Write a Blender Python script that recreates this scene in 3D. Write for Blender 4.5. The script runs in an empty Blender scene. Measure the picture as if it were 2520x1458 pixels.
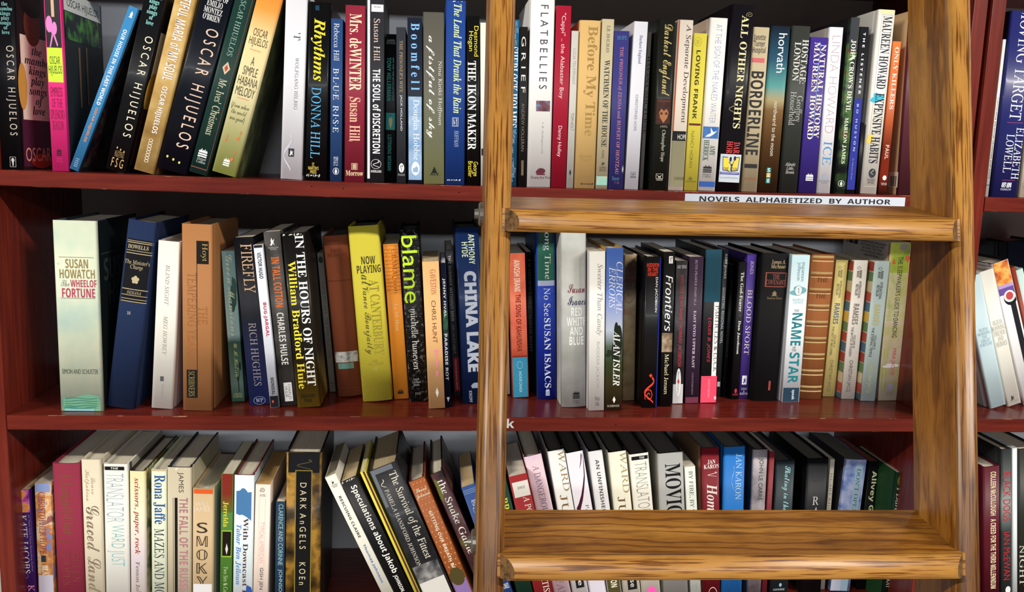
import bpy, bmesh, math, random
from mathutils import Vector, Matrix, Euler

# ------------------------------------------------------------------ camera, world, lights, exposure
SC = bpy.context.scene
COL = SC.collection
W, H = 2520, 1458
FPX = 2182.26
CAM_LOC = Vector((0.5292, -1.1287, 0.3409))
CAM_ROT = Euler((1.4147, -0.0304, -0.0882))
cd = bpy.data.cameras.new('camera')
cam = bpy.data.objects.new('camera', cd)
COL.objects.link(cam)
cam.location, cam.rotation_euler = CAM_LOC, CAM_ROT
cd.sensor_width = 36
cd.lens = 36 * FPX / W
cd.clip_start = 0.01
SC.camera = cam

wd = bpy.data.worlds.new('room_light')
SC.world = wd
wd.use_nodes = True
wd.node_tree.nodes['Background'].inputs[0].default_value = (0.88, 0.94, 1.0, 1)
wd.node_tree.nodes['Background'].inputs[1].default_value = 0.035

def area(name, loc, target, sx, sy, watts, col):
    l = bpy.data.lights.new(name, 'AREA')
    l.shape, l.size, l.size_y, l.energy, l.color = 'RECTANGLE', sx, sy, watts, col
    o = bpy.data.objects.new(name, l)
    COL.objects.link(o)
    o.location = loc
    o.rotation_euler = (Vector(target) - Vector(loc)).to_track_quat('-Z', 'Y').to_euler()
    return o
area('ceiling_row_light', (-3.7, -3.3, 2.75), (-3.7, 0, 0.15), 3.0, 0.16, 385, (1.0, 0.95, 0.87))
area('ceiling_row_light', (4.5, -3.3, 2.75), (4.5, 0, 0.15), 3.0, 0.16, 385, (1.0, 0.95, 0.87))
area('far_ceiling_row_light', (0.4, -6.0, 1.85), (0.4, 0, 0.1), 7.0, 0.20, 165, (0.92, 0.96, 1.0))

vs = SC.view_settings
vs.view_transform = 'Standard'
vs.look = 'None'
vs.exposure = 0.0
vs.gamma = 1
vs.use_curve_mapping = False

# ------------------------------------------------------------------ helpers
R3 = CAM_ROT.to_matrix()
def unproj(px, py, y):
    """the point of the plane y = const that the photograph shows at (px, py)"""
    d = R3 @ Vector(((px - W / 2) / FPX, -(py - H / 2) / FPX, -1))
    return CAM_LOC + d * ((y - CAM_LOC.y) / d.y)
def unproj_z(px, py, z):
    d = R3 @ Vector(((px - W / 2) / FPX, -(py - H / 2) / FPX, -1))
    return CAM_LOC + d * ((z - CAM_LOC.z) / d.z)

def lin(h):
    h = h.lstrip('#')
    c = [int(h[i:i + 2], 16) / 255 for i in (0, 2, 4)]
    return tuple(x / 12.92 if x <= .04045 else ((x + .055) / 1.055) ** 2.4 for x in c) + (1,)

_M = {}
def mat(spec, rough=.45, coat=0.0, bump=0):
    """spec: hex | ('n', scale, [hex..]) mottled | ('g', [(pos, hex)..]) blend along the height | ('w', scale, [hex..]) streaks"""
    key = (str(spec), rough, coat, bump)
    if key in _M: return _M[key]
    m = bpy.data.materials.new('mat'); _M[key] = m
    m.use_nodes = True
    nt = m.node_tree; N = nt.nodes; L = nt.links
    b = N['Principled BSDF']
    b.inputs['Roughness'].default_value = rough; b.inputs['Specular IOR Level'].default_value = .22
    b.inputs['Coat Weight'].default_value = coat
    b.inputs['Coat Roughness'].default_value = .12
    if isinstance(spec, str):
        b.inputs['Base Color'].default_value = lin(spec)
    else:
        tc = N.new('ShaderNodeTexCoord'); r = N.new('ShaderNodeValToRGB')
        k = spec[0]
        if k in 'nw':
            n = N.new('ShaderNodeTexNoise'); n.inputs['Scale'].default_value = spec[1]; n.inputs['Detail'].default_value = 5
            mp = N.new('ShaderNodeMapping')
            if k == 'w': mp.inputs['Scale'].default_value = (.5, 1, 4)
            L.new(tc.outputs['Object'], mp.inputs[0]); L.new(mp.outputs[0], n.inputs['Vector'])
            L.new(n.outputs['Fac'], r.inputs[0])
            hs = spec[2]; st = [(.34 + .32 * i / max(1, len(hs) - 1), h) for i, h in enumerate(hs)]
        else:
            s = N.new('ShaderNodeSeparateXYZ'); L.new(tc.outputs['Generated'], s.inputs[0])
            L.new(s.outputs[2], r.inputs[0]); st = spec[1]
        el = r.color_ramp.elements
        while len(el) < len(st): el.new(.5)
        for e, (p, h) in zip(el, st): e.position = p; e.color = lin(h)
        L.new(r.outputs[0], b.inputs['Base Color'])
    if bump:
        n = N.new('ShaderNodeTexNoise'); n.inputs['Scale'].default_value = 900
        tc = N.new('ShaderNodeTexCoord'); L.new(tc.outputs['Object'], n.inputs['Vector'])
        bp = N.new('ShaderNodeBump'); bp.inputs['Strength'].default_value = bump; bp.inputs['Distance'].default_value = .0004
        L.new(n.outputs['Fac'], bp.inputs['Height']); L.new(bp.outputs[0], b.inputs['Normal'])
    return m

def mesh_obj(name, verts, faces, mats, parent=None, midx=None, smooth=None):
    me = bpy.data.meshes.new(name)
    me.from_pydata([tuple(v) for v in verts], [], faces)
    for m in (mats if isinstance(mats, (list, tuple)) else [mats]): me.materials.append(m)
    if midx: me.polygons.foreach_set('material_index', midx)
    if smooth: me.polygons.foreach_set('use_smooth', smooth)
    me.update()
    o = bpy.data.objects.new(name, me)
    COL.objects.link(o)
    if parent: o.parent = parent
    return o

def box_vf(x0, x1, y0, y1, z0, z1, V, F):
    n = len(V)
    V += [(x0, y0, z0), (x1, y0, z0), (x1, y1, z0), (x0, y1, z0), (x0, y0, z1), (x1, y0, z1), (x1, y1, z1), (x0, y1, z1)]
    F += [tuple(n + i for i in f) for f in ((0, 3, 2, 1), (4, 5, 6, 7), (0, 1, 5, 4), (1, 2, 6, 5), (2, 3, 7, 6), (3, 0, 4, 7))]

def box(name, x0, x1, y0, y1, z0, z1, m, parent=None, bev=.0008):
    V, F = [], []
    box_vf(x0, x1, y0, y1, z0, z1, V, F)
    o = mesh_obj(name, V, F, m, parent)
    if bev:
        md = o.modifiers.new('b', 'BEVEL'); md.width = bev; md.segments = 2
    return o

def empty(name, loc, label, cat, group=None):
    o = bpy.data.objects.new(name, None)
    o.empty_display_size = .02
    COL.objects.link(o); o.location = loc
    o['label'], o['category'] = label, cat
    if group: o['group'] = group
    return o

# ------------------------------------------------------------------ lettering
def _c(s, up, lo, dig=None, ex={}):
    r = ''
    for c in s:
        if c in ex: r += ex[c]
        elif 'A' <= c <= 'Z': r += chr(up + ord(c) - 65)
        elif 'a' <= c <= 'z': r += chr(lo + ord(c) - 97)
        elif '0' <= c <= '9' and dig: r += chr(dig + ord(c) - 48)
        else: r += c
    return r
DSX = {'C': 'ℂ', 'S': 'S', 'H': 'ℍ', 'N': 'ℕ', 'P': 'ℙ', 'Q': 'ℚ', 'R': 'ℝ', 'Z': 'ℤ'}
FONT = {'S': lambda s: s, 'T': lambda s: s,                         # plain sans, thin sans
        'G': lambda s: _c(s, 0x1D5D4, 0x1D5EE, 0x1D7EC),            # bold sans
        'J': lambda s: _c(s, 0x1D608, 0x1D622),                     # slanted sans
        'B': lambda s: _c(s, 0x1D400, 0x1D41A, 0x1D7CE),            # bold serif
        'I': lambda s: _c(s, 0x1D434, 0x1D44E, 0x1D7CE, {'h': '\u210e'}),   # italic serif
        'R': lambda s: _c(s, 0x1D434, 0x1D44E, 0x1D7CE, {'h': '\u210e'}),   # the same, upright
        'K': lambda s: _c(s, 0x1D468, 0x1D482, 0x1D7CE),            # bold italic serif
        'C': lambda s: _c(s, 0x1D4D0, 0x1D4EA),                     # script
        'D': lambda s: _c(s, 0x1D538, 0x1D552, None, DSX)}          # open-face
_T = {}
def text_key(body, font, fat=0.0): return (body, font, fat)
def prepare_texts(keys):
    objs = {}
    for k in keys:
        if k in _T or k in objs: continue
        cu = bpy.data.curves.new('t', 'FONT')
        cu.body = FONT[k[1]](k[0]); cu.resolution_u = 3; cu.size = 1; cu.offset = k[2] - (.02 if k[1] == 'T' else 0)
        if k[1] == 'R': cu.shear = -.22
        cu.align_x = 'CENTER'; cu.space_line = .82
        objs[k] = bpy.data.objects.new('t', cu); COL.objects.link(objs[k])
    dg = bpy.context.evaluated_depsgraph_get()
    for k, o in objs.items():
        me = bpy.data.meshes.new_from_object(o.evaluated_get(dg))
        vs_ = [(v.co.x, v.co.y) for v in me.vertices]
        fs = [tuple(p.vertices) for p in me.polygons]
        if vs_:
            x0 = min(v[0] for v in vs_); x1 = max(v[0] for v in vs_); y0 = min(v[1] for v in vs_); y1 = max(v[1] for v in vs_)
            sx, sy = max(x1 - x0, 1e-6), max(y1 - y0, 1e-6)
            vs_ = [((a - x0) / sx, (b - y0) / sy) for a, b in vs_]
        _T[k] = (vs_, fs)
        bpy.data.meshes.remove(me)
    for o in objs.values():
        cu = o.data; bpy.data.objects.remove(o); bpy.data.curves.remove(cu)

def cut_mesh(vs_, fs, axis, n):
    """split the faces at n-1 lines so that lettering can follow a rounded spine"""
    bm = bmesh.new()
    bv = [bm.verts.new((a, b, 0)) for a, b in vs_]
    for f in fs:
        try: bm.faces.new([bv[i] for i in f])
        except ValueError: pass
    no = (1, 0, 0) if axis == 0 else (0, 1, 0)
    for i in range(1, n):
        co = tuple(c * i / n for c in no)
        bmesh.ops.bisect_plane(bm, geom=bm.verts[:] + bm.edges[:] + bm.faces[:], plane_co=co, plane_no=no)
    bm.verts.index_update()
    r = [(v.co.x, v.co.y) for v in bm.verts], [tuple(v.index for v in f.verts) for f in bm.faces]
    bm.free()
    return r

WAVE = [(0, .14, .96), (.15, .16, .9), (.3, .12, .92), (.42, .14, 1), (.55, .1, .98), (.7, .04, .86), (.85, -.04, .88), (1, -.08, .84)]
# shapes drawn in a unit box (x right, y up): lists of polygons
def ell(cx=.5, cy=.5, rx=.5, ry=.5, n=28): return [(cx + rx * math.cos(2 * math.pi * i / n), cy + ry * math.sin(2 * math.pi * i / n)) for i in range(n)]
def ring(w=.1, rx=.5, ry=.5, n=28):
    o, i_ = ell(rx=rx, ry=ry, n=n), ell(rx=rx - w, ry=ry - w, n=n)
    return [[o[i], o[(i + 1) % n], i_[(i + 1) % n], i_[i]] for i in range(n)]
def bar(x0, x1, y0, y1): return [(x0, y0), (x1, y0), (x1, y1), (x0, y1)]
def stroke(pts, w0, w1=None):
    w1 = w0 if w1 is None else w1
    out = []
    for i in range(len(pts) - 1):
        (a, b), (c, d) = pts[i], pts[i + 1]
        l = math.hypot(c - a, d - b) or 1; nx, ny = -(d - b) / l, (c - a) / l
        u = w0 + (w1 - w0) * i / (len(pts) - 1); v = w0 + (w1 - w0) * (i + 1) / (len(pts) - 1)
        out.append([(a - nx * u, b - ny * u), (c - nx * v, d - ny * v), (c + nx * v, d + ny * v), (a + nx * u, b + ny * u)])
    return out
def spiral(t=1.6, n=34):
    return [(.5 + (.08 + .38 * i / n) * math.cos(2 * math.pi * t * i / n), .5 + (.08 + .38 * i / n) * math.sin(2 * math.pi * t * i / n)) for i in range(n + 1)]
def tri(x, w, y0, y1): return [(x - w, y0), (x + w, y0), (x, y1)]
SH = {
 'rect': lambda: [bar(0, 1, 0, 1)], 'ell': lambda: [ell()], 'ring': lambda: ring(.08), 'thin_ring': lambda: ring(.035),
 'frame': lambda: [bar(0, 1, 0, .06), bar(0, 1, .94, 1), bar(0, .06, 0, 1), bar(.94, 1, 0, 1)],
 'hair_frame': lambda: [bar(0, 1, 0, .004), bar(0, 1, .996, 1), bar(0, .03, 0, 1), bar(.97, 1, 0, 1)],
 'diamond': lambda: [[(.5, 0), (1, .5), (.5, 1), (0, .5)]],
 'tri': lambda: [tri(.5, .5, 0, 1)], 'tri_down': lambda: [[(0, 1), (1, 1), (.5, 0)]],
 'flame': lambda: [bar(0, 1, 0, .16), bar(0, 1, .24, .42), bar(.02, .98, .5, .62)] + [tri(x, .13, .6, h) for x, h in ((.12, .8), (.3, 1), (.5, .86), (.68, .98), (.88, .84))],
 'penguin': lambda: ring(.07) + [ell(.5, .45, .2, .3), tri(.5, .18, .6, .9)],
 'torch': lambda: [bar(0, 1, 0, .03), bar(0, 1, .97, 1), bar(0, .06, 0, 1), bar(.94, 1, 0, 1), tri(.5, .1, .1, .3)[::-1], [(.42, .12), (.58, .12), (.66, .6), (.34, .6)], ell(.5, .68, .26, .2)],
 'crown': lambda: [bar(.05, .95, 0, .25)] + [tri(x, .14, .2, h) for x, h in ((.15, .75), (.38, .95), (.62, 1), (.85, .75))],
 'house': lambda: [bar(0, 1, 0, .08), bar(.2, .8, .08, .5), [(.1, .5), (.9, .5), (.5, 1)]],
 'horse': lambda: [[(.05, .1), (.3, .35), (.25, .6), (.45, .95), (.6, .6), (.95, .8), (.75, .4), (.95, .05), (.6, .3), (.4, .05)]],
 'bear': lambda: [ell(.55, .55, .42, .4), ell(.2, .4, .18, .25), bar(.1, .95, 0, .18)],
 'gull': lambda: [bar(0, 1, 0, .06), bar(0, 1, .94, 1), bar(0, .05, 0, 1), bar(.95, 1, 0, 1), [(.05, .8), (.45, .5), (.5, .3), (.55, .5), (.95, .8), (.6, .35), (.75, .15), (.5, .22), (.25, .15), (.4, .35)]],
 'swirl': lambda: stroke(spiral(), .035), 'note': lambda: [ell(.3, .15, .3, .15), bar(.52, .62, .15, 1), [(.6, 1), (1, .7), (.6, .8)]],
 'bow': lambda: [ell(.3, .72, .28, .26), ell(.75, .6, .2, .2)] + stroke([(.45, .7), (.55, .4), (.4, .15), (.3, 0)], .07, .04) + stroke([(.5, .6), (.75, .3), (.95, .05)], .06, .05),
 'tree': lambda: [bar(.44, .56, 0, .5)] + stroke([(.5, .3), (.3, .55), (.15, .6)], .03) + stroke([(.5, .3), (.68, .6), (.78, .8)], .03) + [ell(.32, .78, .12, .16), ell(.8, .85, .14, .14)],
 'open_book': lambda: [[(0, 1), (.3, .97), (.47, .6), (.47, 0), (.05, .08)], [(1, 1), (.7, .97), (.53, .6), (.53, 0), (.95, .08)]],
 'flower': lambda: [ell(.5 + .27 * math.cos(a), .5 + .27 * math.sin(a), .2, .2, 12) for a in (1.57, 2.83, 4.08, 5.34, 6.6)] + [ell(.5, .5, .12, .12, 12)],
 'leaf': lambda: [[(.5, 0), (.95, .5), (.5, 1), (.05, .5)]],
 'curve': lambda: stroke([(.95, 1), (.9, .8), (.82, .6), (.65, .42), (.45, .25), (.2, .1), (.02, .02)], .01, .07) + stroke([(.6, .75), (.75, .85), (.85, .98)], .005, .03),
 'swash': lambda: stroke([(.5 + .42 * math.sin(2.2 * math.pi * i / 18 + .6), 1 - i / 18) for i in range(19)], .05, .03),
 'wear': lambda: [[(x, .5 - h), (x + w * .5, .42 - h * .6), (x + w, .5), (x + w * .8, .5 + h), (x + w * .3, .58 + h * .5)] for x, w, h in ((0, .13, .3), (.15, .07, .5), (.27, .2, .18), (.5, .06, .4), (.6, .16, .32), (.79, .06, .15), (.87, .13, .5))],
 'blot': lambda: [ell(.35, .3, .35, .28), ell(.65, .55, .3, .35), ell(.4, .75, .2, .22)],
 'barcode': lambda: [bar(x, x + w, .0, 1) for x, w in ((0, .08), (.12, .04), (.2, .1), (.34, .03), (.42, .08), (.55, .12), (.7, .03), (.78, .08), (.9, .1))],
 'dots': lambda: [ell(.12 + .25 * (i % 4) + (.1 if (i // 4) % 2 else 0), .02 + .96 * (i // 4) / 17, .05, .008, 8) for i in range(72)],
 'beads': lambda: [q for i in range(8) for q in [[(a * .9 + .05, (b + i) / 8) for a, b in p] for p in ring(.14, n=12)]],
 'squares': lambda: [bar(0, 1, i * .34, i * .34 + .3) for i in range(3)],
 'spot3': lambda: [ell(.1, .7, .07, .25, 8), ell(.5, .45, .07, .25, 8), ell(.9, .2, .07, .25, 8)],
 'mask': lambda: [[(.5, 0), (.85, .35), (.95, .7), (.75, .95), (.5, .8), (.25, .95), (.05, .7), (.15, .35)]],
 'feather': lambda: [[(.05 + .1 * i, .78), (.1 + .1 * i, 1), (.15 + .1 * i, .78)] for i in range(9)],
 'bird': lambda: [[(.2, .25), (.5, .45), (.45, 1), (.7, .55), (1, .7), (.75, .35), (.45, .1), (.05, .05)]],
 'ripples': lambda: [q for k in range(5) for q in stroke([(i / 8, .1 + k * .2 + .05 * math.sin(i * 1.3 + k)) for i in range(9)], .02)],
 'hills': lambda: [[(i / 12, 0), ((i + 1) / 12, 0), ((i + 1) / 12, .75 + .16 * math.sin((i + 1) * .55 + 3.4)), (i / 12, .75 + .16 * math.sin(i * .55 + 3.4))] for i in range(12)],
 'wave_top': lambda: [[(x0, b0), (x1, b1), (x1, t1), (x0, t0)] for (x0, b0, t0), (x1, b1, t1) in zip(WAVE, WAVE[1:])],
 'dashes': lambda: [bar(.02, .3, i / 9, i / 9 + .05) if i % 3 else bar(.02, .9, i / 9, i / 9 + .04) for i in range(9)],
}

# ------------------------------------------------------------------ books
SHELF = {1: .3065, 2: 0.0, 3: -.309}
def shelf_z(row, x):
    z = SHELF[row]
    if row == 1 and 0 < x < 1.22: z -= .0042 * math.sin(math.pi * x / 1.22)      # the upper shelf sags
    return z

NAMES = {'t': 'title', 'a': 'author', 'p': 'publisher_name', 'x': 'lettering', 'b': 'spine_band', 's': 'emblem', 'k': 'sticker', 'c': 'cover_art'}
BOOKS = []
def B(row, label, P, col, items=(), kind='p', **o):
    BOOKS.append(dict(row=row, label=label, P=P, col=col, items=list(items), kind=kind, **o))
# ------------------------------------------------------------------ upper shelf, left to right
B(1, 'black book with thin cream capitals at the far left of the upper shelf', (-21, 31, -40, 3, 53, 417), '#131519', [
  ('t-', 'the\nmambo\nkings\nplay\nsongs\nof\nlove', 'B', '#8fd6d0', 4, 84, .2, .92), ('a', 'O S C A R   H I J U E L O S', 'S', '#e6d8c8', 112, 333, .42, .9),
  ('s', 'torch', '#e8e6e0', 386, 411, .45, .75),
  ('Rb', '#e4dcc8', 78, 292, 12, 98), ('Rs', 'ell', '#6b3d2a', -6, 102, 24, 72), ('Rs', 'ell', '#1b1512', -40, 28, 18, 80), ('Rs', 'ell', '#c9a04a', 150, 268, 2, 26),
  ('Rb', '#4a1f38', 292, 410, 8, 110), ('Rs', 'ell', '#a83228', 378, 440, 30, 88),
  ('Rx', 'the\nmambo\nkings\nplay\nsongs\nof\nlove', 'K', '#262a33', 102, 278, 22, 92), ('Rx', 'OSCAR HIJ', 'S', '#d9a28a', 362, 408, 14, 120)], sr='#20181a', gloss='s')
B(1, 'hot pink book with a lime green block on its spine, upper shelf', (111, 168, -30, 137, 187, 423), '#e3307c', [
  ('b', '#1d161a', -30, 118, 0, 1), ('b', '#c3e23a', 118, 203, 0, 1), ('s', 'bow', '#dd7cbf', 38, 117, .05, .75), ('b', '#caa58c', -30, 42, .42, .6),
  ('a-', 'OSCAR\nHIJUELOS', 'S', '#3c4a22', 139, 188, .1, .9), ('t-', 'EMPRESS\nOF THE\nSPLENDID\nSEASON', 'S', '#8f1a4a', 215, 321, .08, .92),
  ('s', 'flame', '#2a1a20', 366, 384, .33, .62), ('p-', 'Harper\nFlamingo', 'S', '#c92a6c', 387, 402, .3, .7),
  ('Rb', '#d5d5cf', -30, 20, 8, 130), ('Rx', 'OSCAR HIJUELOS', 'S', '#23282a', -12, 14, 18, 122),
  ('Rb', ('n', 60, ['#20262a', '#20262a', '#3c6b34', '#4f8a3a']), 22, 92, 10, 120), ('Rb', '#7a5a40', 105, 260, 48, 54), ('Rb', '#7a5a40', 100, 250, 72, 78), ('Rx', 'EMPRESS', 'S', '#5a6062', 60, 90, 95, 128)], sr='#23282b', gloss='s')
B(1, 'thin light blue paperback leaning right beside the pink book on the upper shelf', (308, 336, 14, 160, 189, 416), '#3d85bb', [
  ('t', 'OUR HOUSE IN THE LAST WORLD', 'G', '#eef0ee', 70, 255, .32, .72), ('a', 'OSCAR HIJUELOS', 'G', '#e98a3e', 262, 346, .34, .68),
  ('s', 'house', '#e6eaf0', 24, 40, .35, .75), ('s', 'ripples', '#b9d4e6', 386, 408, .3, .7),
  ('Rb', ('n', 70, ['#10131c', '#10131c', '#3a1a20', '#1f4030']), 60, 405, 6, 130), ('Rs', 'ring', '#d9783a', 20, 60, 40, 70)], sr='#10131c', gloss='s')
B(1, 'black leaning book with cream capitals and three gold initials at its foot, upper shelf', (363, 409, -25, 258, 311, 418), '#101114', [
  ('t-', 'the\nmambo\nkings\nplay\nsongs\nof\nlove', 'B', '#8fd6d0', -28, 61, .18, .86), ('a', 'O S C A R   H I J U E L O S', 'S', '#e9dcc2', 88, 335, .34, .86),
  ('s', 'spot3', '#c9a468', 362, 374, .3, .75), ('s', 'ripples', '#c9a468', 372, 388, .28, .75), ('p-', 'F S G', 'S', '#c9a468', 390, 412, .22, .8),
  ('Rb', '#e4dcc8', 70, 250, 12, 90), ('Rs', 'ell', '#c9a04a', 170, 270, 6, 40), ('Rb', '#3a1c2c', 260, 400, 10, 120)], gloss='s')
B(1, 'leaning tan parchment book with outlined white title and a chain of rings, upper shelf', (446, 495, -60, 329, 383, 416), ('n', 28, ['#a9834a', '#c6a260', '#dcc085']), [
  ('t', 'BEAUTIFUL MARIA of MY SOUL', 'G', '#f3ebdf|#7c4636', -46, 197, .32, .82), ('a', 'OSCAR HIJUELOS', 'G', '#f3ebdf|#7c4636', 213, 328, .36, .68),
  ('s', 'beads', '#f0e6d6', 342, 400, .38, .62)], kind='h', gloss='g')
B(1, 'thick leaning navy black book with pale outlined capitals and three yellow dots', (507, 590, -50, 388, 463, 418), '#0f131d', [
  ('t-', 'THE\nFOURTEEN\nSISTERS OF\nEMILIO\nMONTEZ\nO\'BRIEN', 'B', '#e6e6e2', -46, 52, .1, .88), ('a', 'O S C A R   H I J U E L O S', 'S', '#e3c4ae', 70, 362, .3, .84),
  ('s', 'spot3', '#d9d36a', 387, 400, .2, .72)], kind='h', gloss='s')
B(1, 'leaning dark green book with a small red diamond on its spine', (585, 634, -30, 462, 514, 423), '#1d3a34', [
  ('a', 'OSCAR HIJUELOS', 'R', '#93b3a4', -12, 138, .34, .62), ('s', 'diamond', '#d9c0a0', 152, 184, .3, .7), ('s', 'diamond', '#b5503c', 159, 177, .4, .6),
  ('t', "Mr. Ives' Christmas", 'R', '#dcd6b6', 195, 332, .32, .74), ('s', 'flame', '#eef0ee', 366, 387, .24, .7), ('p-', 'Harper\nCollins', 'R', '#cfd6d2', 388, 402, .25, .72),
  ('b', '#8a4a40', -30, 414, .88, .9), ('b', '#8a4a40', 413, 415, .05, .9)], kind='h')
B(1, 'leaning cream and orange book with stacked dark capitals and tiny music notes', (641, 703, -45, 518, 580, 427), ('g', [(0, '#a7b258'), (.4, '#e6dcaa'), (.72, '#f2d79c'), (.86, '#f0a24a'), (1, '#ec8a34')]), [
  ('a-', 'OSCAR\nHIJUELOS', 'S', '#4a3a28', 72, 118, .14, .88), ('b', '#e0a078', 123, 125, .25, .7), ('t-', 'A\nSIMPLE\nHABANA\nMELODY', 'S', '#4c4a38', 140, 237, .1, .9),
  ('b', '#e09a78', 242, 244, .25, .72), ('x-', '(from when\nthe world\nwas good)', 'C', '#6d6a48', 254, 303, .1, .82),
  ('s', 'note', '#e2783a', 318, 342, .62, .82), ('s', 'note', '#e2783a', 334, 352, .18, .32), ('s', 'note', '#e2783a', 366, 394, .6, .78), ('s', 'flame', '#f0f0ea', 388, 408, .36, .62)],
  kind='h', sr=('n', 30, ['#232817', '#3d452c', '#5b643a']))
B(1, 'white hardcover with one small quoted letter near the top, standing after the leaning books', (705, 760, -20, 689, 747, 435), '#e9e8ee', [
  ('t', "'I'", 'R', '#55545c', 80, 99, .42, .72), ('a', 'WOLFGANG HILBIG', 'R', '#77767f', 142, 270, .52, .68),
  ('Rb', '#6a6a70', -20, 430, 1, 20), ('s', 'swash', '#cfcdd8', 330, 420, .1, .5), ('s', 'rect', '#2f3036', 366, 386, .34, .6), ('s', 'horse', '#e9e8ee', 368, 384, .37, .57)], kind='h')
B(1, 'black hardcover with brushy yellow title and sky blue capitals, worn at its foot', (759, 815, 5, 748, 807, 438), '#0e0e10', [
  ('t', 'Rhythms', 'K', '#f0de2e', 45, 200, .14, .8), ('a', 'DONNA HILL', 'R', '#5aaee0', 215, 390, .22, .66), ("p-", "ST.\nMARTIN'S\nPRESS", 'G', '#c9b04a', 401, 428, .14, .62),
  ('s', 'ripples', '#4a90c8', 14, 26, .32, .5), ('s', 'wear', '#b9b9b2', 428, 437, .05, .7)], kind='h', gloss='s')
B(1, 'narrow blue paperback with spaced white capitals, right of the brushy yellow title', (813, 843, 46, 810, 840, 440), '#294778', [
  ('a', 'Rebecca Hill', 'R', '#dfe4ee', 57, 150, .26, .72), ('t', 'B·L·U·E  R·I·S·E', 'R', '#dfe4ee', 168, 326, .22, .7), ('x', 'ISBN 0 14\n00.7102 6', 'S', '#cfd6e6', 386, 408, .3, .7),
  ('s', 'penguin', '#e6e9f0', 413, 430, .25, .78)])
B(1, 'wine red book with cream art nouveau lettering, upper shelf', (849, 901, 13, 847, 896, 440), '#8a283a', [
  ('t', 'Mrs. deWINTER', 'B', '#f0d8b8', 34, 223, .22, .8), ('a', 'Susan Hill', 'B', '#e2b296', 240, 347, .25, .78), ('b', '#d9b090', 239, 240, .2, .4), ('b', '#d9b090', 347, 348, .2, .4),
  ('s', 'frame', '#e8c9a0', 402, 418, .36, .66), ('s', 'barcode', '#e8c9a0', 404, 416, .42, .6), ('p-', 'Morrow', 'B', '#e8c9a0', 420, 433, .08, .95)], kind='h')
B(1, 'charcoal book with heavy white capitals and a round white emblem, pale left edge', (901, 950, -4, 904, 945, 440), '#292a2f', [
  ('b', '#dcdde2', -4, 440, 0, .2), ('k', '#e9e9ea', 11, 29, .28, 1), ('x@-', 'ON SALE', 'G', '#3a3a40', 15, 19, .42, .82), ('a', 'Susan Hill', 'R', '#dcc0b4', 46, 150, .42, .78),
  ('t', 'THE SOUL of DISCRETION', 'G', '#efefef', 170, 378, .36, .82), ('s', 'thin_ring', '#e6e6e6', 392, 416, .26, .86), ('s', 'swash', '#e6e6e6', 396, 412, .35, .78), ('p-', 'OVERLOOK', 'G', '#dcdcdc', 419, 425, .26, .88)], sl='#d9dade')
B(1, 'black paperback with teal lettering and a teal picture square, set back slightly', (950, 974, 84, 945, 974, 439), '#0f1213', [
  ('p-', 'HARPER\nFICTION', 'S', '#8a8f90', 97, 109, .05, .9), ('a', 'TONY HILLERMAN', 'G', '#2fa39a', 142, 248, .1, .52), ('x', 'NEW YORK TIMES BESTSELLING AUTHOR', 'S', '#6fb5ae', 142, 248, .66, .8),
  ('b', '#2a9a92', 278, 320, 0, 1), ('s', 'mask', '#d9b98a', 286, 318, .3, .7), ('s', 'feather', '#1a1a18', 283, 290, .3, .7), ('t', 'LISTENING WOMAN', 'G', '#2f9a92', 332, 420, .22, .6)], y=.05)
B(1, 'slim slate grey paperback with tan and white capitals, upper shelf', (974, 999, 67, 976, 998, 443), '#31343a', [
  ('t', "THE PRISONER'S WIFE", 'R', '#b59a72', 100, 228, .34, .68), ('a', 'JACK HOLLAND', 'S', '#dedfe0', 234, 322, .36, .64), ('s', 'ell', '#e9e9e6', 402, 425, .25, .82), ('s', 'tree', '#31343a', 406, 424, .35, .7), ('p-', 'PICADOR', 'S', '#a5a8aa', 428, 433, .15, .9)])
B(1, 'book with black upper half and cloudy pale blue lower half, spaced blue title', (1002, 1040, 43, 1004, 1040, 444), '#1b2130', [
  ('b', ('n', 30, ['#6f93bd', '#8fadcf', '#b4cbdf']), 238, 443, 0, 1), ('t', 'B o o m f e l l', 'B', '#7fb8ea', 57, 222, .24, .82), ('a', 'Douglas Hobbie', 'R', '#eef2f6', 245, 394, .28, .8), ('s', 'ell', '#dfe9f2', 398, 432, .25, .8), ('s', 'hills', '#8fadcf', 408, 424, .35, .7)])
B(1, 'grey green book with handwritten white title running down its spine', (1040, 1094, 30, 1042, 1094, 445), ('g', [(0, '#9aa06a'), (.25, '#7c7f66'), (.6, '#5e5c52'), (1, '#55534c')]), [
  ('t', 'a fistful of sky', 'C', '#eceee8', 88, 340, .14, .54), ('a', 'Nina Kiriki Hoffman', 'R', '#d2d3cc', 150, 309, .68, .9), ('s', 'tri', '#16170f', 410, 426, .38, .66), ('p-', 'ACE', 'G', '#16170f', 426, 432, .32, .72)], kind='h')
B(1, 'bright royal blue hardcover with pale green italic title and frayed ends', (1095, 1150, 1, 1096, 1143, 447), '#1b3e87', [
  ('t', 'The Land That Drank the Rain', 'K', '#cfe0a8', 10, 279, .4, .8), ('s', 'frame', '#dfe6ee', 290, 311, .36, .66), ('x-', 'L S\nD J', 'G', '#dfe6ee', 293, 308, .42, .6), ('a', 'HOFFMAN', 'R', '#a3b9da', 322, 362, .46, .68),
  ('s', 'wear', '#d9d6cc', 0, 7, .1, .95), ('s', 'wear', '#d9d6cc', 441, 446, .1, .8)], kind='h', gloss='m')
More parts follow.
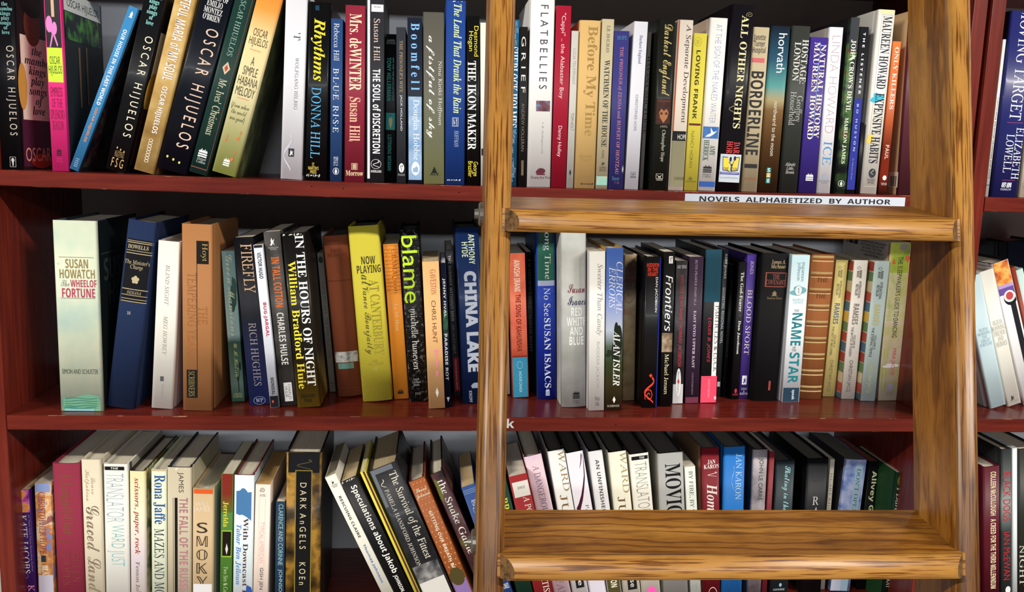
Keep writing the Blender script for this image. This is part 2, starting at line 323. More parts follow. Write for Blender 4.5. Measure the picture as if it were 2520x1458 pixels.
B(1, 'black book with large white serif capitals and yellow names, left of the ladder', (1148, 1180, 39, 1147, 1180, 447), '#0f0f10', [
  ('a', 'Desmond\nHogan', 'S', '#e3d43e', 64, 139, .08, .92), ('t', 'THE IKON MAKER', 'B', '#eeeeea', 150, 369, .08, .74), ('p', 'George\nBraziller', 'S', '#e3d43e', 397, 436, .12, .9)], gloss='s')
B(1, 'white book mostly hidden behind the left ladder rail, upper shelf', (1181, 1214, 56, 1183, 1214, 447), '#dddbd0', [('b', '#17171a', 366, 383, 0, 1)])
B(1, 'blue book with white condensed capitals, partly hidden right of the left ladder rail', (1231, 1279, 48, 1224, 1272, 451), ('n', 50, ['#174d70', '#1d5c84', '#174d70']), [
  ('t', 'SHERLOCK HOLMES', 'B', '#e9eef0', 115, 314, .42, .96), ('x-', 'UNION\nREASON\nHER\nLATIN', 'R', '#9fc0d2', 52, 112, .45, .97), ('x-', 'LETHAL\nLATIN\nCHER\nROL\nHER\nAR\nRING\nDOCK\nARREST\nCRIME\nLOS', 'R', '#a9c8d8', 318, 448, .3, .97)])
B(1, 'slim black book with widely spaced white capitals beside the blue one', (1280, 1300, 66, 1275, 1296, 452), '#1c1a19', [
  ('t', 'G R I E F', 'S', '#e6e2da', 90, 228, .22, .76), ('a', 'ANDREW HOLLERAN', 'T', '#958d80', 255, 372, .3, .68), ('b', '#6b5b48', 395, 432, .35, .65)])
B(1, 'tall white book with spaced dark capitals and a small desert picture', (1303, 1368, -8, 1294, 1355, 455), '#ecebe8', [
  ('t', 'F L A T B E L L I E S', 'S', '#3d3447', 12, 219, .42, .74), ('b', ('n', 90, ['#5c9fd0', '#7a4a55', '#4a3540']), 248, 274, .32, .9), ('a', 'J. B. Hollingsworth', 'I', '#8e8c92', 300, 378, .56, .66),
  ('s', 'bear', '#5c2330', 413, 431, .36, .78), ('p-', 'Sleeping Bear Press', 'R', '#5c2330', 433, 442, .16, .98)], kind='h', gloss='g')
B(1, 'crimson paperback with fine pale lettering beside the tall white book', (1368, 1408, 14, 1356, 1392, 455), '#a61d35', [
  ('t', '"Cappi" .. the Alabaster Boy', 'S', '#efd2d2', 32, 243, .3, .66), ('a', 'Danny Holley', 'S', '#efd2d2', 310, 386, .3, .62)])
B(1, 'thin pale grey paperback with faint lettering, between crimson and tan books', (1407, 1424, 76, 1393, 1411, 452), '#cbc9c0', [
  ('t', 'LUCIA TRIUMPHANT', 'S', '#aaa69b', 120, 208, .3, .75), ('a', 'TOM HOLT', 'S', '#85827c', 278, 322, .3, .75), ('s', 'leaf', '#17171a', 417, 433, .35, .65), ('x-', 'PL\n6196', 'S', '#8a8880', 436, 447, .25, .75)])
B(1, 'golden tan hardcover with big serif title in a darker tan', (1427, 1482, 50, 1412, 1466, 456), '#dab474', [
  ('t', 'Before My Time', 'B', '#a98748', 64, 335, .28, .86), ('a-', 'Maureen\nHoward', 'B', '#ab8a4e', 380, 397, .2, .82), ('p-', 'LITTLE BROWN', 'S', '#a98748', 430, 435, .14, .9), ('s', 'wear', '#2a2018', 450, 456, .3, .9)], kind='h', gloss='m', round=.06)
B(1, 'cream book with dark serif capitals and a turquoise patch at its foot', (1482, 1513, 47, 1466, 1495, 457), '#c7bb99', [
  ('a', 'S.R. HOLMAN', 'R', '#4d4a40', 63, 130, .4, .68), ('t', 'WATCHMEN OF THE HOUSE', 'B', '#35322d', 148, 362, .32, .78), ('x', 'POEMS', 'S', '#5a5548', 370, 390, .4, .6), ('s', 'blot', '#4a453c', 399, 407, .4, .7), ('p-', 'EDWIN\nBOOKS', 'R', '#4a453c', 410, 422, .25, .85),
  ('b', ('n', 160, ['#8fcabc', '#8fcabc', '#c7bb99']), 434, 456, 0, 1)])
B(1, 'violet blue paperback with pink capitals running down, scuffed right edge', (1512, 1548, 76, 1495, 1534, 457), '#3b3b7c', [
  ('a-', 'HOPE', 'R', '#4d90b8', 88, 98, .2, .85), ('t', 'THE PRISONER of ZENDA and RUPERT OF HENTZAU', 'R', '#d98a9a', 115, 429, .36, .66), ('p-', 'Dover', 'R', '#5a8fae', 435, 444, .22, .72), ('x-', 'T 10', 'S', '#a05a78', 447, 453, .4, .7), ('s', 'wear', '#d9d6dc', 405, 428, .88, .99)])
B(1, 'white paperback with narrow blue grey title, leaning slightly right', (1563, 1594, 53, 1536, 1572, 459), '#e6e6ee', [
  ('t', 'Darkest England', 'B', '#62748c', 87, 157, .38, .66), ('a', 'CHRISTOPHER HOPE', 'S', '#8a8a96', 233, 322, .4, .6), ('s', 'gull', '#3a3d46', 424, 432, .4, .74), ('p-', 'NORTON', 'G', '#3a3d46', 434, 438, .38, .78)], sl='#cfcfd8')
B(1, 'thin grey paperback set back between white and black books, upper shelf', (1596, 1604, 79, 1574, 1583, 457), '#938e84', [('x', 'HAVANA NOCTURNE', 'B', '#232120', 138, 330, .2, .8)], y=.06)
B(1, 'black hardcover with golden script title and a carved mask picture', (1623, 1666, 46, 1605, 1644, 459), '#20221d', [
  ('t', 'Darkest England', 'C', '#dcc57c', 60, 236, .1, .84), ('b', ('n', 120, ['#3a1c16', '#4f2a1e']), 243, 306, 0, 1), ('s', 'feather', '#6a4030', 245, 270, .1, .95), ('s', 'mask', '#b5794c', 266, 303, .2, .85), ('s', 'ell', '#5c3420', 276, 283, .3, .46), ('s', 'ell', '#5c3420', 276, 283, .6, .76), ('x-', 'A NOVEL', 'R', '#c9c2a8', 309, 314, .32, .8),
  ('a', 'Christopher Hope', 'R', '#dcd8c4', 320, 398, .42, .7), ('s', 'gull', '#dcd8c4', 428, 440, .22, .66), ('p-', 'NORTON', 'R', '#dcd8c4', 441, 445, .24, .66)], kind='h', gloss='s', sl='#16170f')
B(1, 'cream hardcover with a black band and olive foot, dark flowing title', (1669, 1709, 49, 1644, 1684, 459), '#ecdfcf', [
  ('b', ('n', 30, ['#c96a34', '#b55a2c']), 49, 323, 0, .12), ('b', '#121214', 323, 347, 0, 1), ('b', '#8c8769', 347, 459, 0, 1), ('t', 'A Separate Development', 'R', '#3d3330', 60, 302, .48, .88), ('a-', 'HOPE', 'S', '#e9e9e4', 331, 343, .4, .98), ('p-', 'SCRIBNERS', 'R', '#3a3828', 436, 443, .32, .98)], kind='h')
B(1, 'yellow paperback with bold dark capitals and a thin maroon band', (1707, 1741, 82, 1683, 1715, 460), '#e0d250', [
  ('s', 'thin_ring', '#b5a63c', 92, 114, .05, .6), ('s', 'rect', '#c9ba44', 98, 108, .22, .42), ('t', 'LOVING FRANK', 'G', '#3b3518', 124, 293, .26, .58), ('b', '#6a2a20', 304, 309, 0, 1), ('a', 'NANCY HORAN', 'T', '#57562e', 323, 413, .26, .5), ('s', 'house', '#6a6630', 435, 443, .24, .6), ('p-', 'BALLANTINE BOOKS', 'S', '#6a6630', 445, 449, .08, .9)])
B(1, 'white hardcover with thin lilac capitals and a small blue picture of a white bird', (1748, 1793, 44, 1718, 1761, 460), '#edeae4', [
  ('t', 'AT THE SIGN OF THE NAKED WAITER', 'T', '#8793c4', 60, 304, .36, .7), ('b', ('n', 80, ['#3466b0', '#4f80c4']), 312, 341, 0, 1), ('s', 'bird', '#e6ecf2', 314, 339, .15, .85), ('a', 'AMY\nHERRICK', 'B', '#355248', 345, 396, .14, .82), ('s', 'flame', '#25252a', 406, 425, .2, .7), ('p-', 'Harper\nCollins', 'R', '#5a5a58', 427, 437, .2, .7), ('b', '#2f5aa8', 447, 460, 0, 1)], kind='h', sl='#cdb9a4')
B(1, 'tall black hardcover with gold capitals and a yellow and white community sticker', (1806, 1858, 11, 1763, 1824, 461), '#131118', [
  ('t', 'ALL OTHER NIGHTS', 'B', '#eae0a8', 38, 316, .46, .78), ('s', 'swash', '#8a8560', 255, 278, .2, .5), ('s', 'swirl', '#8a8560', 28, 44, .62, .95), ('a', 'DARA\nHORN', 'B', '#d9494c', 348, 388, .26, .86),
  ('k', '#ccd5de', 380, 449, .03, .97), ('s@', 'open_book', '#2a2f70', 386, 423, .12, .9), ('s@', 'open_book', '#eed84e', 388, 421, .15, .87), ('s@', 'tree', '#23235a', 384, 423, .36, .76), ('s@', 'leaf', '#eed84e', 383, 394, .46, .56), ('x@-', 'ONE  BOOK', 'S', '#3a3a3a', 412, 420, .18, .84), ('s@', 'rect', '#4a4f9c', 424, 430, .06, .93), ('x@-', 'ONE JEWISH COMMUNITY', 'S', '#dfe4f2', 425, 429, .1, .9), ('x@-', 'www.jewishphilly.org/onebook', 'S', '#8a98b8', 436, 440, .08, .92)], kind='h', gloss='s', sl='#121013')
B(1, 'tan book with condensed black capitals and a coral red dash near the top', (1855, 1896, 67, 1825, 1865, 460), '#c0b190', [
  ('a-', 'Janette\nTurner\nHospital', 'G', '#585048', 85, 135, .02, .82), ('b', '#d0696a', 143, 154, .02, .8), ('t', 'BORDERLINE', 'G', '#2b2929', 176, 382, .05, .84), ('b', '#2b2929', 404, 414, .05, .86), ('p-', 'DUTTON', 'R', '#b5543e', 437, 444, .05, .85)], kind='h')
B(1, 'hardcover blending from night blue through teal to brown, rounded white title', (1898, 1947, 64, 1865, 1914, 462), ('g', [(0, '#3a2818'), (.3, '#5c3f24'), (.5, '#7a5a34'), (.56, '#a39468'), (.64, '#478f8c'), (.8, '#2a5068'), (1, '#17202c')]), [
  ('a', 'horvath', 'S', '#eef0ee', 82, 179, .42, .84), ('t', 'northward to the moon', 'S', '#e2ddd0', 250, 384, .46, .66), ('s', 'rect', '#2f8a86', 413, 424, .36, .58), ('s', 'rect', '#c9a94e', 426, 437, .36, .58), ('s', 'rect', '#2f8a86', 439, 451, .36, .58), ('p|', 'S&W', 'G', '#dfe9e4', 413, 452, .41, .53)], kind='h')
B(1, 'dark grey hardcover with two rows of white serif lettering', (1952, 1995, 64, 1916, 1965, 463), '#343733', [
  ('t', 'HOSTAGE:\nLONDON', 'B', '#d0d0ca', 97, 206, .2, .95), ('a', 'Geoffrey\nHousehold', 'R', '#b9bab3', 226, 309, .2, .88), ('p-', 'Atlantic\nLittle,\nBrown', 'I', '#cfcfc8', 400, 428, .2, .78)], kind='h')
B(1, 'purple paperback with two rows of cream capitals and a light blue line', (1996, 2041, 92, 1966, 2009, 464), '#402f88', [
  ('t', 'NATURAL HISTORY\nMAUREEN HOWARD', 'B', '#f2e4ca', 104, 343, .24, .92), ('b', '#5a8fe0', 106, 340, .56, .585), ('s', 'flame', '#eee6f0', 426, 445, .36, .8)], sl='#2c2452')
B(1, 'white hardcover with a thin pinkish name and three large blue letters', (2041, 2077, 67, 2009, 2044, 465), '#efeef2', [
  ('a', 'LINDA HOWARD', 'T', '#bda2aa', 88, 328, .22, .82), ('t', 'ICE', 'R', '#4f8cc0', 348, 406, .22, .84), ('s', 'house', '#9aa0b0', 426, 442, .2, .76), ('p-', 'BALLANTINE\nBOOKS', 'S', '#8a8c96', 444, 452, .1, .9)], kind='h', sl='#b5aca8')
B(1, 'dark jungle patterned paperback with white storybook lettering', (2093, 2120, 43, 2060, 2081, 466), ('n', 45, ['#1a1c1c', '#26302c', '#4a6e3c', '#6e2a30']), [
  ('b', '#272b33', 43, 128, 0, 1), ('s', 'bird', '#b9dcae', 130, 150, .05, .95), ('t', "JOHN CROW'S DEVIL", 'B', '#e8ecd4', 98, 276, .22, .8), ('a', 'MARLON JAMES', 'B', '#e8ecd4', 290, 403, .22, .66), ('s', 'penguin', '#cfd6cc', 444, 460, .1, .8)], sl='#15161a')
B(1, 'slim book with black top and indigo lower half, widely spaced white letters', (2117, 2139, 66, 2081, 2105, 467), '#191a1f', [
  ('b', '#272f90', 243, 467, 0, 1), ('t', 'T H E   L I S T E N E R', 'G', '#eeeeee', 80, 232, .4, .66), ('a', 'B O   H U S T O N', 'G', '#a9b5e0', 256, 372, .36, .6), ('p', "St. Martin's Press", 'S', '#8f9ad0', 390, 442, .4, .56)])
B(1, 'ragged thin black pamphlet beside the indigo book, upper shelf', (2120, 2128, 302, 2107, 2116, 467), '#15131a', [], D=.12)
B(1, 'ivory book with framed condensed black capitals, blue and yellow smudges', (2165, 2206, 24, 2117, 2162, 469), '#e4e0d6', [
  ('s', 'hair_frame', '#b5b2a0', 36, 460, .2, .88), ('b', '#e0d3a0', 24, 34, .1, 1), ('s', 'blot', '#3fb5d0', 228, 254, .02, .84), ('s', 'blot', '#e6c65a', 330, 354, .02, .5), ('a', 'MAUREEN HOWARD', 'B', '#191a2a', 40, 219, .3, .84), ('t', 'EXPENSIVE HABITS', 'B', '#191a2a', 230, 402, .3, .84), ('s', 'ell', '#33343a', 415, 438, .38, .8), ('s', 'swash', '#e4e0d6', 418, 430, .48, .66), ('p-', 'SUMMIT\nBOOKS', 'R', '#4a4a48', 440, 452, .34, .8)], kind='h', sl='#cfcdc8')
B(1, 'narrow orange and dark red paperback with stencilled cream lettering', (2198, 2218, 102, 2162, 2182, 469), ('g', [(0, '#3a201e'), (.12, '#a83a24'), (.3, '#7a2e20'), (.5, '#b5562c'), (1, '#d8763e')]), [
  ('t', 'ONLY KILLERS', 'B', '#efdfd0', 116, 269, .28, .8), ('a', 'PAUL', 'G', '#f0b8a0', 357, 392, .3, .76), ('s', 'ell', '#e9e2dc', 432, 444, .3, .8), ('p-', 'TARTAN', 'S', '#cfc6c0', 450, 456, .15, .9)])
B(1, 'maroon spined paperback with tan back cover and barcode, behind the right ladder rail', (2243, 2275, 26, 2211, 2243, 470), '#562a33', [
  ('Lb', '#d6cdb8', 424, 462, 4, 30), ('Ls', 'barcode', '#2c2a2a', 434, 460, 8, 24)], sl='#bb9c76')

# next bookcase
B(1, 'thin white paperback with a black line near its foot, next bookcase', (2470, 2475.5, 97, 2424, 2434, 476), '#eeeae0', [('x', 'memorable personal versatiles and more', 'G', '#3c3a38', 240, 440, .3, .75), ('b', '#2c2a2a', 455, 456.5, 0, 1)], bay=1)
B(1, 'dark blue hardcover with large white serif capitals, next bookcase', (2491, 2556, 27, 2437, 2505, 479), '#272b6c', [
  ('t', 'MOVING TARGET', 'R', '#eef0f2', 20, 296, .36, .8), ('b', '#7a3a6a', 301, 303, .3, .9), ('a', 'ELIZABETH\nLOWELL', 'R', '#e6e9f0', 314, 441, .34, .98), ('b', '#7a3a6a', 443, 444.5, .35, .85), ('p-', 'wm', 'C', '#eef0f2', 449, 462, .36, .74), ('p-', 'MORROW', 'S', '#cfd3e2', 464, 469, .34, .74)], kind='h', gloss='s', sl='#0d0e16', bay=1)
B(1, 'cream paperback cut off by the right edge of the picture, upper shelf', (2562, 2600, 60, 2508, 2548, 483), '#e4d8c2', [('x', 'ISBN 0-00\nA 4.95', 'S', '#7a7468', 448, 466, .06, .3)], bay=1)
# ------------------------------------------------------------------ middle shelf
B(2, 'thick pale green book with a watercolour hill landscape at its foot', (127, 240, 543, 150, 256, 1013), ('n', 12, ['#adc2b6', '#c0ccb6', '#cfd3ba', '#a9c0be']), [
  ('b', '#8a8a70', 633, 634.5, .12, .92), ('b', '#8a8a70', 734, 735.5, .12, .92), ('a-', 'SUSAN\nHOWATCH', 'G', '#93804e', 638, 686, .12, .93), ('t-', 'The', 'C', '#9a9a92', 690, 706, .14, .34), ('t-', 'WHEELOF', 'G', '#b2415a', 689, 707, .36, .96), ('t-', 'FORTUNE', 'G', '#b2415a', 710, 733, .16, .92), ('s', 'spot3', '#93804e', 648, 652, .08, .12),
  ('p-', 'SIMON AND SCHUSTER', 'S', '#56604e', 909, 921, .08, .92), ('b', ('n', 40, ['#3f7f70', '#5a967c', '#7fae88', '#4a8c80']), 984, 1014, 0, 1), ('s', 'hills', '#6a9e82', 968, 1000, 0, 1), ('s', 'ripples', '#2c6a60', 978, 1008, 0, 1), ('b', '#84bcc6', 1007, 1013, .1, .8),
  ('Rb', '#151b1e', 545, 1010, 6, 150), ('Rx', 'SUSAN\nHOW', 'G', '#33403c', 640, 760, 20, 130), ('Rb', '#33403c', 626, 629, 12, 60)], kind='h', sr='#202c30', be='#3a4652', gloss='g')
B(2, 'navy cloth volume with black panels and gold rules on its spine', (312, 385, 544, 259, 328, 1009), '#1b2b4e', [
  ('b', '#0d0e14', 590, 745, .08, .98), ('b', '#b5a582', 594, 595.5, .08, .98), ('b', '#b5a582', 598, 600, .08, .98), ('b', '#b5a582', 618, 619.5, .08, .98), ('b', '#b5a582', 624, 626, .08, .98), ('b', '#b5a582', 712, 714, .08, .98), ('b', '#b5a582', 727, 728.5, .08, .98), ('b', '#b5a582', 736, 737.5, .08, .98), ('b', '#b5a582', 742, 744, .08, .98),
  ('a-', 'HOWELLS', 'B', '#c2b28e', 604, 614, .12, .84), ("t-", "The Minister's\nCharge", 'R', '#c2b28e', 641, 666, .06, .94), ('s', 'flower', '#c2b28e', 678, 700, .36, .66), ('p-', 'INDIANA', 'I', '#c2b28e', 717, 725, .26, .76), ('x-', '16', 'B', '#b5b5b0', 767, 775, .36, .48)], kind='h', cloth=1, round=.05, pg='#b9b09a')
B(2, 'white book with widely spaced grey italic capitals, middle shelf', (388, 445, 594, 372, 425, 1008), '#e8e5db', [
  ('t', 'BLIND SIGHT', 'I', '#8f8980', 652, 752, .4, .58), ('a', 'MEG HOWREY', 'I', '#8f8980', 778, 875, .4, .58), ('s', 'rect', '#55535a', 927, 939, .36, .52), ('p', 'PANTHEON', 'S', '#9a968e', 946, 980, .42, .52)], kind='h', sr='#c9c4d2', gloss='m')
B(2, 'terracotta orange hardcover with black labels and faint gold title', (447, 529, 552, 452, 528, 1012), '#ad7648', [
  ('b', '#15120f', 593, 650, .48, .88), ('a', 'Hoyt', 'R', '#b39a5a', 599, 643, .62, .84), ('b', '#3a2a1c', 650, 912, .48, .5), ('b', '#15120f', 911, 980, .14, .5), ('p', 'SCRIBNERS', 'R', '#a08b50', 915, 976, .2, .4), ('t', 'THE\nTEMPERING YEARS', 'R', '#a3683a', 672, 880, .18, .82)], kind='h', gloss='m', pg='#8a7a62')
B(2, 'pale teal landscape paperback with yellowish handwritten lettering', (542, 576, 618, 568, 602, 990), ('g', [(0, '#55806a'), (.12, '#8fae9c'), (.25, '#5a7a6c'), (.4, '#3a5a50'), (.45, '#a5c4c0'), (1, '#93bfc0')]), [
  ('s', 'blot', '#3d5f54', 700, 770, .4, .95), ('s', 'blot', '#46685c', 680, 740, .55, 1), ('s', 'tree', '#26352c', 890, 965, .3, .95), ('t', 'Green Mansions', 'C', '#e3ecc4', 628, 828, .3, .78), ('a', 'W. H. Hudson', 'C', '#cdd27a', 845, 928, .42, .72), ('p-', 'EVERLOOK\nDUGEWORY', 'S', '#c4cc86', 968, 979, .15, .9)])
B(2, 'thick paperback fading from black to navy, cream serif capitals', (573, 624, 584, 615, 662, 999), ('g', [(0, '#2b3a78'), (.25, '#262c52'), (.55, '#16161e'), (1, '#121216')]), [
  ('t', 'FIREFLY', 'R', '#d9b48f', 601, 722, .32, .86), ('a', 'RICH HUGHES', 'R', '#948d8c', 795, 950, .34, .72), ('s', 'thin_ring', '#9aa0c4', 976, 996, .22, .84), ('p-', 'WP', 'R', '#b5bad6', 981, 991, .34, .72)])
B(2, 'slim white spined paperback with red and black bold lettering', (624, 648, 603, 666, 690, 1005), '#dfe4ee', [
  ('b', '#1b1c22', 603, 610, 0, 1), ('b', '#15161c', 975, 1005, 0, 1), ('a', 'VICTOR HUGO', 'G', '#23242a', 622, 686, .3, .72), ('t', 'BUG-JARGAL', 'G', '#b52636', 745, 829, .3, .74), ('p', 'MONDIAL', 'G', '#23242a', 930, 972, .34, .7), ('s', 'ell', '#d9584a', 985, 992, .25, .45)], sr='#16171e')
B(2, 'grey stone textured paperback with orange and white condensed capitals', (644, 692, 570, 690, 733, 1001), ('n', 25, ['#343230', '#4a4744', '#615d59']), [
  ('s', 'horse', '#e9e9e6', 584, 606, .3, .62), ('p-', 'KENSINGTON\nFICTION', 'S', '#b9b5b0', 608, 616, .18, .8), ('t', 'IN TALL COTTON', 'G', '#dc6c2c', 633, 756, .3, .78), ('a', 'CHARLES HULSE', 'G', '#d0cec9', 770, 898, .3, .72), ('k', '#e6e4e0', 942, 988, .28, .78), ('x@', 'CHARLES\nHULSE', 'S', '#3a3836', 946, 984, .36, .7)])
B(2, 'thick worn hardcover with white and yellow title lines and a mustard foot', (692, 772, 573, 736, 804, 1005), ('g', [(0, '#8a6e22'), (.12, '#5c4a1c'), (.3, '#1c1812'), (1, '#111010')]), [
  ('t', 'IN THE HOURS OF NIGHT', 'B', '#efefea', 579, 950, .52, .88), ('a', 'William Bradford Huie', 'B', '#f0dc3a', 642, 956, .14, .46), ('p-', 'Delacorte\nPress', 'G', '#1c170c', 968, 990, .2, .78), ('s', 'wear', '#d2cfc4', 573, 581, .02, .96), ('s', 'wear', '#cfc49a', 996, 1004, .02, .6)], kind='h', gloss='s', be='#23242c')
B(2, 'thin grey paperback set back right of the worn mustard footed book', (776, 793, 623, 806, 826, 966), '#8a847a', [
  ('t', 'DAVID HUGHES · THE PORK BUTCHER', 'R', '#57524b', 695, 882, .25, .75), ('s', 'ell', '#2c2a2a', 632, 648, .15, .85), ('b', '#4d4944', 942, 945, .1, .9), ('x-', 'VIKING\n83 749', 'S', '#4d4944', 948, 956, .15, .9)], D=.12)
B(2, 'rust brown cloth volume with a torn white band near its foot', (793, 855, 580, 829, 895, 979), '#84452a', [
  ('b', '#6a341e', 592, 593.5, 0, 1), ('b', '#6a341e', 600, 602, 0, 1), ('b', '#6a341e', 690, 692, 0, 1), ('b', '#6a341e', 955, 957, 0, 1), ('b', '#6a341e', 963, 964.5, 0, 1), ('t-', 'RAMONA\nMACKINGDON', 'R', '#6d3820', 612, 632, .15, .85), ('k', ('n', 120, ['#8f8880', '#c9c6c0', '#dcdad4']), 866, 892, 0, 1), ('s', 'rect', '#6f9a8c', 894, 908, .14, .76)], kind='h', cloth=1, round=.12, pg='#3a2c24')
B(2, 'mustard yellow cloth book with dark stacked capitals at the top', (854, 932, 556, 893, 966, 991), '#bfb339', [
  ('t-', 'NOW\nPLAYING', 'G', '#453f1e', 631, 673, .18, .96), ('x', 'AT CANTERBURY', 'B', '#8f8430', 690, 876, .54, .86), ('x', 'at', 'C', '#5a5428', 676, 704, .3, .6), ('a', 'Vance Bourjaily', 'C', '#5a5428', 704, 872, .22, .52), ('p-', 'THE\nDIAL PRESS', 'R', '#948a36', 886, 900, .26, .8), ('s', 'bear', '#948a36', 903, 914, .42, .64)], kind='h', cloth=1, round=.07, pg='#2f2a20')
B(2, 'bright orange paperback with ribbed stripes on its upper part', (942, 980, 601, 970, 1007, 984), '#ee9530', [
  ('b', ('w', 420, ['#e07a1e', '#f4b04e']), 603, 725, 0, 1), ('t', 'DRAMAQueen', 'R', '#8c3c12', 613, 723, .44, .82), ('a', 'La Jill Hunt', 'R', '#f2cf9a', 748, 815, .46, .7), ('s', 'crown', '#2a1a10', 956, 970, .25, .68)] +
  [('b', '#df7d22', 604 + 9 * i, 606.5 + 9 * i, 0, 1) for i in range(13)], kind='p')
B(2, 'black speckled book with one big lime green word', (981, 1031, 566, 1010, 1052, 990), ('n', 200, ['#0e0f0f', '#141515', '#1c1d1d', '#6a6c6c']), [
  ('t', 'blame', 'S', '#c6f032', 580, 746, .06, .94), ('a', 'michelle huneven', 'R', '#e6e6e2', 760, 910, .32, .7), ('p-', 'Sarah\nCrichton\nBooks', 'R', '#a9aaa8', 930, 950, .2, .66), ('p-', 'F S G', 'R', '#a9aaa8', 966, 972, .34, .62)], kind='h', be='#101011', pg='#191817')
B(2, 'peach coloured paperback with three pink triangles low on its spine', (1038, 1081, 644, 1056, 1096, 1007), '#e4b279', [
  ('t', 'GAVESTON', 'R', '#a8403a', 664, 726, .44, .78), ('a', 'CHRIS HUNT', 'S', '#6f432a', 740, 845, .44, .7), ('s', 'tri_down', '#df8a8e', 862, 884, .48, .76), ('s', 'tri_down', '#df8a8e', 888, 910, .48, .76), ('s', 'tri_down', '#df8a8e', 913, 932, .48, .76), ('s', 'leaf', '#e9e2d4', 954, 979, .44, .66)], pg='#cdb58c')
B(2, 'thin navy paperback with white capitals, beside the peach one', (1085, 1102, 647, 1099, 1114, 1003), '#121a32', [
  ('b', ('n', 80, ['#1d3a34', '#3a6a50', '#15202c']), 765, 830, 0, 1), ('a', 'JENNY HVAL', 'G', '#e9eef2', 685, 781, .2, .72), ('t', 'PARADISE ROT', 'G', '#e9eef2', 822, 936, .2, .72), ('s', 'tri_down', '#e9eef2', 978, 990, .2, .8)], pg='#d4d6e2')
B(2, 'slim charcoal paperback with a red block near its foot, set back', (1089, 1115, 614, 1115, 1131, 976), '#454348', [
  ('t', 'THE SUMMER WITHOUT MEN', 'G', '#dedede', 629, 790, .26, .66), ('a', 'SIRI HUSTVEDT', 'S', '#a9a9a6', 800, 872, .28, .62), ('b', '#b5283a', 880, 963, .2, .96), ('x', 'PICADOR READING GROUP', 'S', '#e9d2d2', 886, 958, .4, .64)])
B(2, 'dark navy book with chunky cut paper style silver capitals, left of the ladder', (1113, 1179, 560, 1137, 1192, 995), '#12254d', [
  ('a', 'ANTHONY\nHYDE', 'G', '#c3cfae', 577, 651, .26, .8), ('t', 'CHINA LAKE', 'G', '#a7adbb|#a7adbb', 668, 916, .3, .82), ('s', 'bear', '#9aa3b5', 942, 956, .4, .8), ('p', 'KNOPF', 'G', '#9aa3b5', 962, 990, .3, .44)], kind='h', gloss='s', be='#141518', pg='#191714')
B(2, 'white book mostly hidden behind the left ladder rail, middle shelf', (1205, 1249, 700, 1212, 1256, 973), '#dedcd6', [])
B(2, 'coral paperback with a teal foot right of the left ladder rail', (1251, 1292, 624, 1262, 1302, 980), ('n', 25, ['#c24e38', '#d8694e', '#e07c5e']), [
  ('a', 'ANOSH IRANI', 'G', '#f2e2cc', 640, 718, .3, .66), ('t', 'THE SONG OF KAHUNSHA', 'G', '#7c2418', 725, 866, .34, .66), ('b', '#7c2e20', 876, 880, 0, 1), ('b', '#378aab', 880, 980, 0, 1), ('s', 'thin_ring', '#cfe4ec', 890, 908, .32, .66), ('p', 'ANCHOR CANADA', 'S', '#bcdbe6', 914, 966, .42, .6), ('s', 'rect', '#8fc9b0', 962, 978, .72, 1)])
B(2, 'thin black paperback set back between the coral and blue books', (1294, 1311, 620, 1303, 1317, 961), '#17161a', [
  ('t', "A SCARECROW'S BIBLE", 'R', '#7c7874', 636, 760, .3, .75), ('a', 'MARTIN HYATT', 'R', '#6f6a66', 775, 866, .3, .7)])
B(2, 'green over deep blue hardcover with large white serif lettering', (1314, 1372, 560, 1323, 1372, 984), ('g', [(0, '#16248c'), (.3, '#1b2f9c'), (.6, '#2440a8'), (1, '#2440a8')]), [
  ('b', '#123a35', 556, 600, 0, 1), ('b', '#2e6a57', 600, 691, 0, 1), ('b', '#b8c0e2', 691, 704, 0, 1), ('b', '#3450c0', 704, 722, 0, 1), ('t', 'Long Time', 'R', '#eef0ee', 552, 688, .34, .74), ('t', 'No See', 'R', '#eef0f6', 709, 779, .36, .7), ('a', 'SUSAN ISAACS', 'B', '#dfe6f6', 783, 955, .36, .7), ('s', 'flame', '#cfd9f2', 956, 974, .4, .62)], kind='h', round=.06, sl='#1d3f6a')
B(2, 'thick mottled grey white hardcover with stacked white capitals', (1373, 1443, 565, 1375, 1441, 1004), ('n', 20, ['#adaea8', '#bcbdb8', '#cacbc6']), [
  ('a-', 'Susan', 'C', '#7a2430', 700, 722, .26, .94), ('a-', 'Isaacs', 'C', '#24244e', 730, 752, .26, .98), ('t-', 'RED\nWHITE\nAND\nBLUE', 'G', '#eeeeea', 758, 850, .22, .98), ('s', 'flame', '#1b1b1e', 963, 982, .46, .74), ('p-', 'Harper\nCollins', 'R', '#55565a', 984, 994, .46, .74)], kind='h', round=.08)
B(2, 'white paperback with flowing grey script, middle shelf', (1451, 1489, 619, 1447, 1487, 1012), '#edebe5', [
  ('t', 'Sweeter Than Candy', 'I', '#94928e', 650, 826, .42, .86), ('a', 'RHODESIA JACKSON', 'T', '#8c8a88', 842, 955, .42, .68), ('x-', 'No\n06', 'S', '#5a5a58', 976, 1000, .42, .72)], sl='#cfcdd4')
